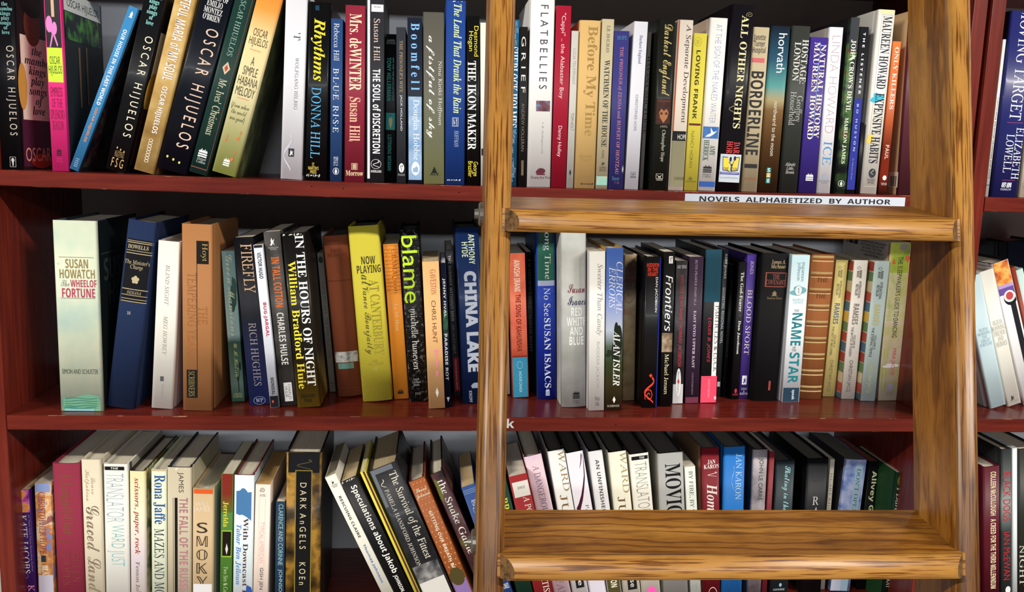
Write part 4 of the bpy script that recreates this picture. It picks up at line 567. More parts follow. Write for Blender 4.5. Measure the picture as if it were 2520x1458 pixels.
B(3, 'frosty lilac blue paperback with a pale title strip', (2083, 2134, 1132, 2032, 2100, 1458), ('n', 50, ['#5a74b2', '#8498cc', '#aab5dc', '#c4cbe6']), [
  ('k', '#a9c8da', 1148, 1470, .5, .86), ('t@', "DON'T OPEN THIS BOOK", 'R', '#3a5a6c', 1154, 1370, .58, .78), ('b', '#cfd6e6', 1400, 1470, .02, .5)], sl='#2e2d33', y=.105, pg='#6c695e')
B(3, 'black book with chunky pale green lettering near the right end', (2142, 2170, 1136, 2108, 2137, 1458), '#0f0f10', [
  ('t', 'Allvey Grey', 'G', '#dfe3b2', 1160, 1300, .3, .95)], y=.11, pg='#8a4a40', D=.12)
B(3, 'dark green book with white italic lettering, last before the right panel', (2201, 2224, 1163, 2168, 2191, 1458), '#16301f', [
  ('s', 'ell', '#5c6a30', 1172, 1196, .2, .9), ('t', 'I Dare', 'I', '#dfe6da', 1200, 1260, .24, .8), ('a', 'KAY', 'R', '#dfe6da', 1426, 1448, .25, .8)], sl='#1f4526', y=.06, pg='#cdc2ac', D=.12)

# next bookcase
B(3, 'burgundy book with outlined cream capitals right of the ladder', (2420, 2462, 1149, 2420, 2462, 1458), '#50101e', [
  ('t', 'COLLEEN McCULLOUGH   A CREED FOR THE THIRD MILLENNIUM', 'G', '#e0cfa8', 1162, 1450, .42, .74)], kind='h', bay=1)
B(3, 'grey black hardcover with red capitals and a misty middle', (2465, 2491, 1106, 2463, 2491, 1458), ('g', [(0, '#2a3030'), (.5, '#2c3434'), (.68, '#808884'), (.8, '#3a4040'), (1, '#1c2122')]), [
  ('t', 'BLACK DOGS', 'S', '#ad2730', 1163, 1283, .16, .86), ('a', 'IAN McEWAN', 'S', '#ad2730', 1310, 1428, .22, .84), ('s', 'ell', '#d9dcda', 1444, 1462, .4, .9)], kind='h', bay=1)
B(3, 'narrow bluish white hardcover between grey and black books, next bookcase', (2492, 2504, 1104, 2492, 2505, 1458), '#d6dcde', [], kind='h', bay=1)
B(3, 'black olive hardcover at the right picture edge, lower shelf', (2506, 2560, 1104, 2506, 2560, 1458), '#24251f', [('t', 'NIGHT', 'R', '#c9c9bc', 1340, 1440, .05, .3)], kind='h', bay=1)
# ------------------------------------------------------------------ book building
def place(b):
    """stand the book on its shelf where the photograph shows it"""
    tl, tr, ty, bl, br, by = b['P']
    row = b['row']; bx, tx = (bl + br) / 2, (tl + tr) / 2
    y = b.get('y')
    if y is None:
        if row == 2:
            y = unproj_z(bx, by, SHELF[2]).y
            y = min(max(y, .004), b.get('ymax', .125))
        else: y = {1: .028, 3: .03}[row]
    b['y'] = y
    bot, top = unproj(bx, by, y), unproj(tx, ty, y)
    ax = Vector((top.x - bot.x, 0, top.z - bot.z)).normalized()
    th = math.atan2(ax.x, ax.z)
    if row == 3 and by >= 1458:
        w = (unproj(tr, ty, y) - unproj(tl, ty, y)).x / math.cos(th)
    else:
        w = ((unproj(tr, ty, y) - unproj(tl, ty, y)).x + (unproj(br, by, y) - unproj(bl, by, y)).x) / 2 / math.cos(th)
    b['t'] = w * .985
    b['top'], b['ax'], b['th'], b['px'] = top, ax, th, (bx, by, tx, ty)

def settle(b):
    ax, top, t = b['ax'], b['top'], b['t']
    nx = Vector((ax.z, 0, -ax.x))
    # slide the foot along the axis until its lower corner touches the shelf
    h = (top.z - shelf_z(b['row'], top.x)) / ax.z
    for _ in range(6):
        bot = top - ax * h
        low = min((bot + nx * (s * t / 2) for s in (-1, 1)), key=lambda p: p.z - shelf_z(b['row'], p.x))
        h += (low.z - shelf_z(b['row'], low.x) - .0003) / ax.z
    b['h'], b['bot'] = h, top - ax * h

def poly(b):
    nx = Vector((b['ax'].z, 0, -b['ax'].x)) * (b['t'] / 2)
    return [b['bot'] - nx, b['bot'] + nx, b['bot'] + nx + b['ax'] * b['h'], b['bot'] - nx + b['ax'] * b['h']]

def overlap(a, b):
    """depth of the overlap of two spines seen from the front, along the axis of least overlap"""
    best = None
    pa, pb = poly(a), poly(b)
    for ax in (a['ax'], b['ax']):
        for n in (Vector((ax.z, 0, -ax.x)), ax):
            A = [p.dot(n) for p in pa]; Bv = [p.dot(n) for p in pb]
            d = min(max(A) - min(Bv), max(Bv) - min(A))
            if best is None or d < best: best = d
    return best

def arrange(books):
    for b in books: place(b); settle(b)
    for it in range(24):
        worst = -1
        for i, a in enumerate(books):
            for b in books[i + 1:i + 5]:
                if a.get('free') or b.get('free'): continue
                if a['y'] + a['D'] < b['y'] or b['y'] + b['D'] < a['y']: continue
                d = overlap(a, b)
                if d <= -.0008: continue
                worst = max(worst, d)
                d += .0011
                wa = a['t'] / (a['t'] + b['t'])
                for q, s, k in ((a, -1, wa), (b, 1, 1 - wa)):
                    n = Vector((q['ax'].z, 0, -q['ax'].x))
                    m = d * k
                    q['t'] = max(q['t'] - m * .5, .004); q['top'] = q['top'] + n * (s * m * .55)
                    settle(q)
        if worst < -.0006: break

def z_of(b, ypx):
    bx, by, tx, ty = b['px']
    f = (ypx - ty) / (by - ty)
    p = unproj(tx + (bx - tx) * f, ypx, b['y'])
    return (p - b['bot']).dot(b['ax'])

def build(b):
    t, h, D, hard = b['t'], b['h'], b['D'], b['kind'] == 'h'
    rnd = random.Random(b['label'])
    e = empty('book', b['bot'] + Vector((0, b['y'], 0)) - Vector((0, b['bot'].y, 0)), b['label'], 'book', b['group'])
    e.rotation_euler = (0, b['th'], 0)
    bulge = b.get('round', 0) * t
    r = min(.0028 if hard else .0008, t * .22)
    gl = b.get('gloss', 'g' if not b.get('cloth') else 'm')
    ro, co = {'g': (.45, 0), 'm': (.65, 0), 's': (.38, .06)}[gl]
    if b.get('cloth'): ro = .8
    def M(spec): return mat(spec, ro, co, .6 if b.get('cloth') else 0)
    def ysp(x):
        u = min(abs(x) / (t / 2), 1)
        y = bulge * u * u
        d = t / 2 - abs(x)
        if d < r: y += r - math.sqrt(max(r * r - (r - d) ** 2, 0))
        return y
    # cover: left board, spine, right board as one folded sheet
    bt = .0024 if hard else .0006
    bt = min(bt, t * .12)
    k = 7
    corner = [(t / 2 - r + r * math.sin(a * math.pi / 12), r - r * math.cos(a * math.pi / 12)) for a in range(7)]
    xs = [-x for x, y in corner[::-1]] + ([i * (t / 2 - r) / 4 for i in range(-3, 4)]) + [x for x, y in corner]
    out = []
    yj = bulge + r
    side = [D, D * .5, yj + .012, yj + .009, yj + .006, yj + .003] if hard else [D, D * .5, yj + .006]
    gd = [0, 0, 0, .0009, .0009, 0] if hard and t > .012 else [0] * 6
    for yy, g in zip(side, gd): out.append((-t / 2 + g, yy))
    ns = len(side)
    for x in xs: out.append((x, ysp(x)))
    for yy, g in list(zip(side, gd))[::-1]: out.append((t / 2 - g, yy))
    n = len(out)
    inn = []
    for i, (x, y) in enumerate(out):
        if i < ns: inn.append((x + bt, y))
        elif i >= n - ns: inn.append((x - bt, y))
        else:
            s = max(1 - 2 * bt / t, .2)
            inn.append((x * s, y + bt))
    V = [(x, y, z) for z in (0, h) for x, y in out] + [(x, y, z) for z in (0, h) for x, y in inn]
    F, MI, SM = [], [], []
    for i in range(n - 1):
        j = i + 1
        reg = 1 if j < ns else (2 if i >= n - ns else 0)
        F.append((i, j, n + j, n + i)); MI.append(reg); SM.append(reg == 0)
        F.append((2 * n + i, 3 * n + i, 3 * n + j, 2 * n + j)); MI.append(3); SM.append(False)
        F.append((n + i, n + j, 3 * n + j, 3 * n + i)); MI.append(3 if hard else reg); SM.append(False)
        F.append((j, i, 2 * n + i, 2 * n + j)); MI.append(3 if hard else reg); SM.append(False)
    for i in (0, n - 1):
        F.append((i, n + i, 3 * n + i, 2 * n + i)); MI.append(3 if hard else (1 if i == 0 else 2)); SM.append(False)
    col = b['col']
    cover = mesh_obj('cover', V, F, [M(col), M(b.get('sl', col)), M(b.get('sr', col)), M(b.get('be', col if isinstance(col, str) and not hard else '#2b2624' if hard and not isinstance(col, str) else col))], e, MI, SM)
    # page block
    m = .0032 if hard else .0005
    pd = D - (.0032 if hard else .0008)
    pg = [(x * .985, min(y + .0003, pd)) for x, y in inn[1:-1]]
    pg = [(pg[0][0], pd)] + pg + [(pg[-1][0], pd)]
    q = len(pg)
    PV = [(x, y, z) for z in (m, h - m) for x, y in pg]
    PF = [tuple(range(q))[::-1], tuple(range(q, 2 * q))] + [(i, (i + 1) % q, q + (i + 1) % q, q + i) for i in range(q)]
    mesh_obj('page_block', PV, PF, page_mat(b.get('pg', '#d9cfb8')), e)
    # what is printed or stuck on it
    lay = 0; sticker = e
    for it in b['items']:
        k0 = it[0]; lay += 1
        eps = .00010 + min(.00003 * lay, .0005)
        if k0[0] in 'RL':
            side_item(b, e, it, t, eps, M); continue
        par = e
        if '@' in k0: k0 = k0.replace('@', ''); par = sticker
        kind, mode = k0[0], k0[1:]
        if kind == 'b' or kind == 'k' and len(it) == 6:
            _, spec, y0, y1, c0, c1 = it
            z1, z0 = z_of(b, y0), z_of(b, y1)
            z0, z1 = max(z0, .0004), min(z1, h - .0003)
            if z1 <= z0: continue
            K = 16 if (c1 - c0) > .5 or bulge else 3
            xl, xr = (c0 - .5) * t, (c1 - .5) * t
            X = [xl + (xr - xl) * i / K for i in range(K + 1)]
            PV = [(x, ysp(x) - eps, z) for z in (z0, z1) for x in X]
            PF = [(i, i + 1, K + 2 + i, K + 1 + i) for i in range(K)]
            ob = mesh_obj(NAMES[kind], PV, PF, M(spec), par, None, [True] * K)
            if kind == 'k': sticker = ob
            continue
        if kind == 's' or kind == 'k':
            _, shape, colr, y0, y1, c0, c1 = it
            polys = SH[shape]()
            parts = [(p, [tuple(range(len(p)))], colr, i * 6e-6) for i, p in enumerate(polys)]
            hz = True
        else:
            _, body, font, colr, y0, y1, c0, c1 = it
            hz = mode == '-'
            if mode == '|':
                step = (y1 - y0) / len(body)
                parts = []
                vs_, fs = [], []
                for i, ch in enumerate(body):
                    if ch == ' ': continue
                    a, f_ = _T[text_key(ch, font)]
                    o_ = len(vs_)
                    vs_ += [(x, 1 - (i + .86 - .78 * y) / len(body)) for x, y in a]
                    fs += [tuple(q_ + o_ for q_ in f) for f in f_]
                parts.append((vs_, fs, colr, 0)); hz = True
            else:
                cs = colr.split('|')
                parts = [(*_T[text_key(body, font)], cs[0], 0)]
                if len(cs) > 1: parts.insert(0, (*_T[text_key(body, font, .035)], cs[1], -.00003))
        z0, z1 = z_of(b, y1), z_of(b, y0)
        acc = {}
        for vs_, fs, cc, de in parts:
            if not vs_: continue
            if bulge > .0006 or c0 < .08 or c1 > .92: vs_, fs = cut_mesh(vs_, fs, 0 if hz else 1, 8)
            if hz: PV = [((c0 + s * (c1 - c0) - .5) * t, z0 + u * (z1 - z0)) for s, u in vs_]
            else: PV = [((c0 + u * (c1 - c0) - .5) * t, z1 - s * (z1 - z0)) for s, u in vs_]
            keep = [0.0003 < z < h - .0002 for x, z in PV]
            fs2 = [f for f in fs if all(keep[i] for i in f)]
            if not fs2: continue
            A, Fs = acc.setdefault(cc, ([], []))
            o_ = len(A)
            A += [(x, ysp(x) - eps - de, z) for x, z in PV]
            Fs += [tuple(q_ + o_ for q_ in f) for f in fs2]
        for cc, (A, Fs) in acc.items(): mesh_obj(NAMES[kind], A, Fs, mat(cc, .45), par)
    return e

def side_item(b, e, it, t, eps, M):
    s = 1 if it[0][0] == 'R' else -1
    x = s * (t / 2 + eps)
    k = it[0][1]
    if k == 'b':
        _, spec, y0, y1, d0, d1 = it; m = M(spec); vs_, fs = [(0, 0), (1, 0), (1, 1), (0, 1)], [(0, 1, 2, 3)]; nm = 'cover_art'
    elif k == 's':
        _, shape, c, y0, y1, d0, d1 = it; m = mat(c, .4); vs_, fs = [], []; nm = 'cover_art'
        for p in SH[shape]():
            fs.append(tuple(range(len(vs_), len(vs_) + len(p)))); vs_ += p
    else:
        _, body, font, c, y0, y1, d0, d1 = it; m = mat(c, .4); vs_, fs = _T[text_key(body, font)]; nm = 'cover_lettering'
    z0, z1 = max(z_of(b, y1), .0005), min(z_of(b, y0), b['h'] - .0005)
    d0, d1 = d0 / 1000, min(d1 / 1000, b['D'] - .0005)
    if s < 0: PV = [(x, d1 + u * (d0 - d1), z0 + v * (z1 - z0)) for u, v in vs_]
    else: PV = [(x, d0 + u * (d1 - d0), z0 + v * (z1 - z0)) for u, v in vs_]
    if PV: mesh_obj(nm, PV, fs, m, e)

_P = {}
def page_mat(h):
    if h in _P: return _P[h]
    m = bpy.data.materials.new('pages'); _P[h] = m
    m.use_nodes = True
    N, L = m.node_tree.nodes, m.node_tree.links
    b = N['Principled BSDF']; b.inputs['Roughness'].default_value = .9
    tc = N.new('ShaderNodeTexCoord'); mp = N.new('ShaderNodeMapping'); n = N.new('ShaderNodeTexNoise'); r = N.new('ShaderNodeValToRGB')
    mp.inputs['Scale'].default_value = (1, .012, .02); n.inputs['Scale'].default_value = 2200
    L.new(tc.outputs['Object'], mp.inputs[0]); L.new(mp.outputs[0], n.inputs['Vector']); L.new(n.outputs['Fac'], r.inputs[0])
    c = lin(h)
    r.color_ramp.elements[0].position = .3; r.color_ramp.elements[1].position = .62
    r.color_ramp.elements[0].color = tuple(x * .72 for x in c[:3]) + (1,)
    r.color_ramp.elements[1].color = c
    L.new(r.outputs[0], b.inputs['Base Color'])
    return m

GROUPS = {1: 'books on the upper shelf', 2: 'books on the middle shelf', 3: 'books on the lower shelf'}
for b in BOOKS:
    b.setdefault('D', .152 if b['kind'] == 'h' else .135)
    b['group'] = GROUPS[b['row']] + (' of the next bookcase' if b.get('bay') else '')
keys = []
for b in BOOKS:
    for it in b['items']:
        k0 = it[0].replace('@', '')
        if k0[0] in 'tapx' and k0[1:] == '|': keys += [text_key(c, it[2]) for c in it[1] if c != ' ']
        elif k0[0] in 'tapx' or k0[1:] == 'x':
            keys.append(text_key(it[1], it[2]))
            if '|' in it[3]: keys.append(text_key(it[1], it[2], .035))
keys += [text_key('NOVELS  ALPHABETIZED  BY  AUTHOR', 'G'), text_key('k', 'G')]
prepare_texts(keys)
for row in (1, 2, 3):
    for bay in (False, True):
        arrange([b for b in BOOKS if b['row'] == row and bool(b.get('bay')) == bay])
for b in BOOKS: build(b)
# ------------------------------------------------------------------ bookcases
def stained(axis):
    """red-brown stained boards, worn to pale wood along the shelf edges"""
    m = bpy.data.materials.new('red_stain_' + axis); m.use_nodes = True
    N, L = m.node_tree.nodes, m.node_tree.links
    b = N['Principled BSDF']
    b.inputs['Roughness'].default_value = .24; b.inputs['Specular IOR Level'].default_value = .4
    tc = N.new('ShaderNodeTexCoord'); mp = N.new('ShaderNodeMapping')
    mp.inputs['Scale'].default_value = (1, 14, 14) if axis == 'x' else (14, 14, 1)
    n = N.new('ShaderNodeTexNoise'); n.inputs['Scale'].default_value = 9; n.inputs['Detail'].default_value = 6
    r = N.new('ShaderNodeValToRGB')
    for e_, p, h in zip(r.color_ramp.elements, (.3, .72), ('#561b14', '#75291d')): e_.position = p; e_.color = lin(h)
    L.new(tc.outputs['Object'], mp.inputs[0]); L.new(mp.outputs[0], n.inputs['Vector']); L.new(n.outputs['Fac'], r.inputs[0])
    src = r.outputs[0]
    if axis == 'x':
        # paint chipped off along the two front edges of the 19 mm boards
        s = N.new('ShaderNodeSeparateXYZ'); L.new(tc.outputs['Object'], s.inputs[0])
        def math_(op, a, b_):
            q = N.new('ShaderNodeMath'); q.operation = op
            for i, v in enumerate((a, b_)):
                if isinstance(v, (int, float)): q.inputs[i].default_value = v
                else: L.new(v, q.inputs[i])
            return q.outputs[0]
        at = N.new('ShaderNodeAttribute'); at.attribute_name = 'below_top'
        dz = math_('SUBTRACT', .0095, math_('ABSOLUTE', math_('SUBTRACT', at.outputs['Fac'], .0095), 0))   # distance from the nearer edge
        nz = N.new('ShaderNodeTexNoise'); nz.inputs['Scale'].default_value = 26; nz.inputs['Detail'].default_value = 3
        mp2 = N.new('ShaderNodeMapping'); mp2.inputs['Scale'].default_value = (1, .1, 12)
        L.new(tc.outputs['Object'], mp2.inputs[0]); L.new(mp2.outputs[0], nz.inputs['Vector'])
        wdt = math_('MULTIPLY', math_('SUBTRACT', nz.outputs['Fac'], .57), .009)
        edge = math_('LESS_THAN', dz, wdt)
        front = math_('LESS_THAN', s.outputs[1], .0012)
        mk = math_('MULTIPLY', edge, front)
        mx = N.new('ShaderNodeMix'); mx.data_type = 'RGBA'
        L.new(mk, mx.inputs[0]); L.new(src, mx.inputs[6]); mx.inputs[7].default_value = lin('#9c6f58')
        src = mx.outputs[2]
    L.new(src, b.inputs['Base Color'])
    return m
RED_X, RED_Z = stained('x'), stained('z')
BACK = mat('#c6c8cc', .7)
TH = .019
def board(name, x0, x1, zf, parent, d=.2758):
    """a shelf board; zf(x) is its top"""
    n = 40
    V, F = [], []
    for i in range(n + 1):
        x = x0 + (x1 - x0) * i / n
        z = zf(x) - zf(x0)
        V += [(x, .0009, z), (x, d, z), (x, d, z - TH), (x, .0009, z - TH), (x, 0, z - TH + .0009), (x, 0, z - .0009)]
    for i in range(n):
        a = 6 * i
        for k in range(6): F.append((a + k, a + 6 + k, a + 6 + (k + 1) % 6, a + (k + 1) % 6))
    F += [tuple(range(6)), tuple(range(6 * n, 6 * n + 6))[::-1]]
    o = mesh_obj(name, V, F, RED_X, parent)
    at = o.data.attributes.new('below_top', 'FLOAT', 'POINT')
    at.data.foreach_set('value', [(0, 0, TH, TH, TH - .0009, .0009)[i % 6] for i in range(len(V))])
    o.location.z = zf(x0)
    return o
FLOOR = -1.06
def bookcase(x0, x1, label, rows, left=True):
    e = empty('bookcase', (0, 0, 0), label, 'bookcase')
    for z in rows:
        k = {.3065: 1, 0.0: 2, -.309: 3}.get(z)
        board('shelf', x0 + .0012, x1 - .0012, (lambda x, k=k: shelf_z(k, x)) if k else (lambda x, z=z: z), e)
    if left: box('side_panel', x0 - .0185, x0, 0, .282, FLOOR, .95, RED_Z, e)
    box('side_panel', x1, x1 + .0185, 0, .282, FLOOR, .95, RED_Z, e)
    box('back_panel', x0, x1, .2765, .282, FLOOR, .95, BACK, e, 0)
    box('plinth', x0, x1, .03, .048, FLOOR, -.949, RED_X, e)
    return e
ROWS = [.62, .3065, 0.0, -.309, -.62, -.93]
case_a = bookcase(0, 1.22, 'red stained wooden bookcase behind the ladder, its middle bay full of books', ROWS)
case_b = bookcase(1.2635, 2.20, 'second red stained bookcase standing right of the ladder, cut off by the picture edge', ROWS)

fl = box('floor', -1.5, 3.5, -3.2, .5, FLOOR - .02, FLOOR, mat(('n', 3, ['#6f6a62', '#7d776e']), .6), None, 0); fl['kind'] = 'structure'
wl = box('wall_back', -1.5, 3.5, .30, .34, FLOOR, 1.7, mat('#b9b4a8', .8), None, 0); wl['kind'] = 'structure'

# the printed label and the letter on the shelf edges
lab = empty('shelf_label', (0, 0, 0), 'white printed shelf label reading NOVELS ALPHABETIZED BY AUTHOR', 'label')
p0, p1 = unproj(1686, 477, 0), unproj(2226, 506, 0)
zt = lambda x: shelf_z(1, x)
V, F = [], []
for i in range(13):
    x = p0.x + (p1.x - p0.x) * i / 12
    for dy in (-.0001, -.0004):
        V += [(x, dy, zt(x) - .0186), (x, dy, zt(x) - .0026)]
for i in range(12):
    a = 4 * i
    F += [(a + 2, a + 6, a + 7, a + 3), (a, a + 1, a + 5, a + 4), (a + 3, a + 7, a + 5, a + 1), (a, a + 4, a + 6, a + 2)]
F += [(0, 2, 3, 1), (48, 49, 51, 50)]
mesh_obj('paper_strip', V, F, mat('#c8ced9', .5), lab)
vs_, fs = _T[text_key('NOVELS  ALPHABETIZED  BY  AUTHOR', 'G')]
q0, q1 = unproj(1721, 490, 0), unproj(2192, 490, 0)
V = []
for s, u in vs_:
    x = q0.x + s * (q1.x - q0.x)
    V.append((x, -.00055, zt(x) - .0122 + u * .0066))
mesh_obj('lettering', V, fs, mat('#1c1c20', .5), lab)
vs_, fs = _T[text_key('k', 'G')]
q0, q1 = unproj(1247, 1054, 0), unproj(1266, 1031, 0)
kk = mesh_obj('shelf_letter', [(q0.x + s * (q1.x - q0.x), -.0003, q0.z + u * (q1.z - q0.z)) for s, u in vs_], fs, mat('#d9d9d6', .5))
kk['label'], kk['category'] = 'white letter k stuck on the middle shelf edge beside the ladder', 'letter'

for px_, py_ in ((767, 459), (845, 464), (1130, 474), (1515, 1046)):
    c_ = unproj(px_, py_, 0)
    mesh_obj('nail_hole', [(c_.x + .0009 * math.cos(a), -.0002, c_.z + .0008 * math.sin(a)) for a in [i * math.pi / 5 for i in range(10)]], [tuple(range(10))], mat('#120706', .9), case_a)
# ------------------------------------------------------------------ ladder
def wood(axis):
    m = bpy.data.materials.new('oiled_wood_' + axis); m.use_nodes = True
    N, L = m.node_tree.nodes, m.node_tree.links
    b = N['Principled BSDF']
    b.inputs['Roughness'].default_value = .36; b.inputs['Specular IOR Level'].default_value = .4
    tc = N.new('ShaderNodeTexCoord')
    def noise(sc, scale, det, dist=0):
        mp = N.new('ShaderNodeMapping'); mp.inputs['Scale'].default_value = sc
        n = N.new('ShaderNodeTexNoise'); n.inputs['Scale'].default_value = scale; n.inputs['Detail'].default_value = det; n.inputs['Distortion'].default_value = dist
        L.new(tc.outputs['Object'], mp.inputs[0]); L.new(mp.outputs[0], n.inputs['Vector'])
        return n.outputs['Fac']
    long = (1, 7, 7) if axis == 'x' else (7, 7, 1)
    fine = (1.6, 26, 26) if axis == 'x' else (26, 26, 1.6)
    def ramp(src, st):
        r = N.new('ShaderNodeValToRGB'); el = r.color_ramp.elements
        while len(el) < len(st): el.new(.5)
        for e_, (p, h) in zip(el, st): e_.position = p; e_.color = lin(h)
        L.new(src, r.inputs[0]); return r.outputs[0]
    def mul(a, b_, f):
        mx = N.new('ShaderNodeMix'); mx.data_type = 'RGBA'; mx.blend_type = 'MULTIPLY'; mx.inputs[0].default_value = f
        L.new(a, mx.inputs[6]); L.new(b_, mx.inputs[7]); return mx.outputs[2]
    base = ramp(noise((.5, 5, 5) if axis == 'x' else (5, 5, .5), 6, 4, .3), [(.25, '#7a4d1b'), (.45, '#926022'), (.6, '#a2702c'), (.78, '#b2813e')])
    # growth rings: long wavering darker lines along the board
    mp = N.new('ShaderNodeMapping'); mp.inputs['Scale'].default_value = (.16, 1, 1) if axis == 'x' else (1, 1, .16)
    if axis == 'x': mp.inputs['Rotation'].default_value = (0, 0, .05)
    wv = N.new('ShaderNodeTexWave'); wv.bands_direction = 'Y' if axis == 'x' else 'X'
    for k_, v_ in (('Scale', 26), ('Distortion', 9), ('Detail', 3), ('Detail Scale', 1.3), ('Detail Roughness', .6)): wv.inputs[k_].default_value = v_
    L.new(tc.outputs['Object'], mp.inputs[0]); L.new(mp.outputs[0], wv.inputs['Vector'])
    rings = ramp(wv.outputs['Fac'], [(0, '#7a532c'), (.16, '#c4a888'), (.34, '#ffffff'), (1, '#ffffff')])
    pores = ramp(noise(fine, 26, 2), [(.34, '#7a5a3a'), (.42, '#e2d4c0'), (.47, '#ffffff'), (1, '#ffffff')])
    dirt = ramp(noise((1, 2, 2) if axis == 'x' else (2, 2, 1), 18, 5), [(.52, '#ffffff'), (.68, '#8f7d6c')])
    c = mul(mul(mul(base, pores, .45), rings, .6), dirt, .5)
    # the rounded front edges are rubbed and grimy: greyer, with dark specks
    sp = N.new('ShaderNodeSeparateXYZ'); L.new(tc.outputs['Object'], sp.inputs[0])
    fr = N.new('ShaderNodeMath'); fr.operation = 'LESS_THAN'; fr.inputs[1].default_value = .0055 if axis == 'z' else .0006; L.new(sp.outputs[1], fr.inputs[0])
    streak = ramp(noise((.8, 26, 26) if axis == 'x' else (26, 26, .8), 22, 3, .15), [(.34, '#75573c'), (.42, '#c2a688'), (.48, '#ffffff'), (1, '#ffffff')])
    rub = N.new('ShaderNodeMix'); rub.data_type = 'RGBA'; rub.inputs[0].default_value = .55
    L.new(base, rub.inputs[6]); rub.inputs[7].default_value = lin('#b1803f')
    soot = ramp(noise((1, 1.5, 1.5) if axis == 'x' else (1.5, 1.5, 1), 22, 5), [(.5, '#ffffff'), (.72, '#7d6f64')])
    front = mul(mul(rub.outputs[2], streak, .9), soot, .5)
    gm = N.new('ShaderNodeMix'); gm.data_type = 'RGBA'
    L.new(fr.outputs[0], gm.inputs[0]); L.new(c, gm.inputs[6]); L.new(front, gm.inputs[7]); c = gm.outputs[2]
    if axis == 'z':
        # the rail fronts get gradually darker lower down
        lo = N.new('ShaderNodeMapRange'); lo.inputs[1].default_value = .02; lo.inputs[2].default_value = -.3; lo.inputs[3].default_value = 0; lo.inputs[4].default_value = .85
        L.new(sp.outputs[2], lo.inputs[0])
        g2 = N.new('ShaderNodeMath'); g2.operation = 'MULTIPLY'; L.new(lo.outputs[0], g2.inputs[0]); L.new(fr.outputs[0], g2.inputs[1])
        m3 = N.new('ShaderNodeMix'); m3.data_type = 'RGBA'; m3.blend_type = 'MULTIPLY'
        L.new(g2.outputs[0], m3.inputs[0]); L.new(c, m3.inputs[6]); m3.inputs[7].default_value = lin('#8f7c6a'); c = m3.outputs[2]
    L.new(c, b.inputs['Base Color'])
    bp = N.new('ShaderNodeBump'); bp.inputs['Strength'].default_value = .25; bp.inputs['Distance'].default_value = .0006
    L.new(noise(fine, 10, 4), bp.inputs['Height']); L.new(bp.outputs[0], b.inputs['Normal'])
    return m
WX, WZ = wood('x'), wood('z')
lad = empty('library_ladder', (0.5736, -0.3349, 0.295), 'honey brown wooden library ladder leaning against the bookcase', 'ladder')
lad.rotation_euler = (-.2146, -.0026, -.0234)
RW, XR, LW, RD = .0245, .4375, .461, .0792
STEP = .305
zlo = -(0.295 - FLOOR) / math.cos(.2146) + .012
def rail(x0, x1, lean=0):
    # rounded front edge, square back; upright grain
    r = .0095
    prof = []
    for i in range(9):
        a = math.pi / 2 * i / 8
        prof.append((x0 + r - r * math.cos(a), r - r * math.sin(a)))
    for i in range(9):
        a = math.pi / 2 * i / 8
        prof.append((x1 - r + r * math.sin(a), r - r * math.cos(a)))
    prof += [(x1, RD - .002), (x1 - .002, RD), (x0 + .002, RD), (x0, RD - .002)]
    n = len(prof)
    zs = [zlo, .52]
    V = [(x + lean * (z + .36), y, z) for z in zs for x, y in prof]
    F = [(i, (i + 1) % n, n + (i + 1) % n, n + i) for i in range(n)] + [tuple(range(n))[::-1], tuple(range(n, 2 * n))]
    sm = [i < 17 for i in range(n)] + [False, False]
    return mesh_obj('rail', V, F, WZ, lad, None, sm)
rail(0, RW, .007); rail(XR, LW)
TILT = math.atan2(.0244, RD)
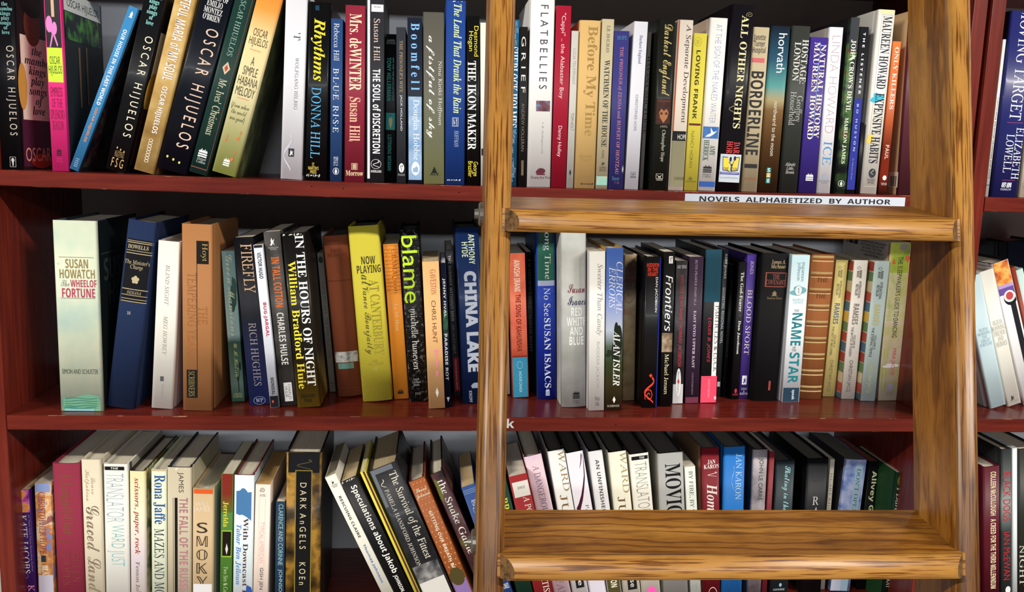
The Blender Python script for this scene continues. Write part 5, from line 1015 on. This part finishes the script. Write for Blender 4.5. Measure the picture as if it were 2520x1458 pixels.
def tread(zc):
    """a board let into the rails, tilted level, with a bull nose that overlaps the rails and is mitred at both ends"""
    T, ND = .0205, .0125
    ca, sa = math.cos(TILT), math.sin(TILT)
    def P(x, d, u):      # d back along the board, u up from its top face
        return (x, d * ca + u * -sa * -1 * 0 + d * 0, zc + d * sa / ca * ca + u)
    V, F = [], []
    xl, xr = RW - .006, XR + .006
    # board
    prof = [(0, 0), (RD - .001, 0), (RD - .001, -T), (0, -T)]
    for x in (xl, xr):
        for d, u in prof: V.append((x, d, zc + d * math.tan(TILT) + u))
    F += [(0, 1, 2, 3), (7, 6, 5, 4)] + [(i, 4 + i, 4 + (i + 1) % 4, (i + 1) % 4) for i in range(4)]
    # nose
    k = 12
    b0 = len(V)
    for side in (0, 1):
        for i in range(k + 1):
            a = math.pi * i / k
            d = -ND * math.sin(a) ** .8
            u = -T / 2 + T / 2 * math.cos(a)
            back = (RW - .0035, XR + .0035)[side]
            x = back + (1 if side == 0 else -1) * (-d * .95)
            V.append((x, d, zc + d * math.tan(TILT) + u))
    for i in range(k):
        F.append((b0 + i, b0 + i + 1, b0 + k + 2 + i, b0 + k + 1 + i))
    n1 = len(F)
    F += [tuple(b0 + i for i in range(k + 1))[::-1], tuple(b0 + k + 1 + i for i in range(k + 1))]
    F.append((b0, b0 + k + 1, b0 + 2 * k + 1, b0 + k))
    MI = [0] * len(F); MI[n1] = MI[n1 + 1] = 1
    SM = [6 <= i < n1 for i in range(len(F))]
    return mesh_obj('tread', V, F, [WX, ENDG], lad, MI, SM)
ENDG = mat(('n', 220, ['#3f2c1a', '#6b4d2c', '#7d5c38']), .6)
zc = 0.0          # the treads above this one lie outside the picture
while zc > zlo + .1:
    if zc < .7: tread(zc)
    zc -= STEP
def bolt(x, y, z, r, colr):
    V, F = [], []
    k = 20
    for dx, rr in ((0, r), (-.003, r), (-.0042, r * .8), (-.0042, r * .45), (-.008, r * .4)):
        for i in range(k): V.append((x + dx, y + rr * math.cos(2 * math.pi * i / k), z + rr * math.sin(2 * math.pi * i / k)))
    for j in range(4):
        for i in range(k): F.append((j * k + i, j * k + (i + 1) % k, (j + 1) * k + (i + 1) % k, (j + 1) * k + i))
    F += [tuple(range(k))[::-1], tuple(range(4 * k, 5 * k))]
    m = mat(colr, .35); m.node_tree.nodes['Principled BSDF'].inputs['Metallic'].default_value = .8
    mesh_obj('bolt', V, F, m, lad)
for kk_ in (0, -1, -2, -3):
    z = kk_ * STEP
    bolt(.007 * (z + .36) + .0002, .045, z + .001, .0115, '#8f8c84')
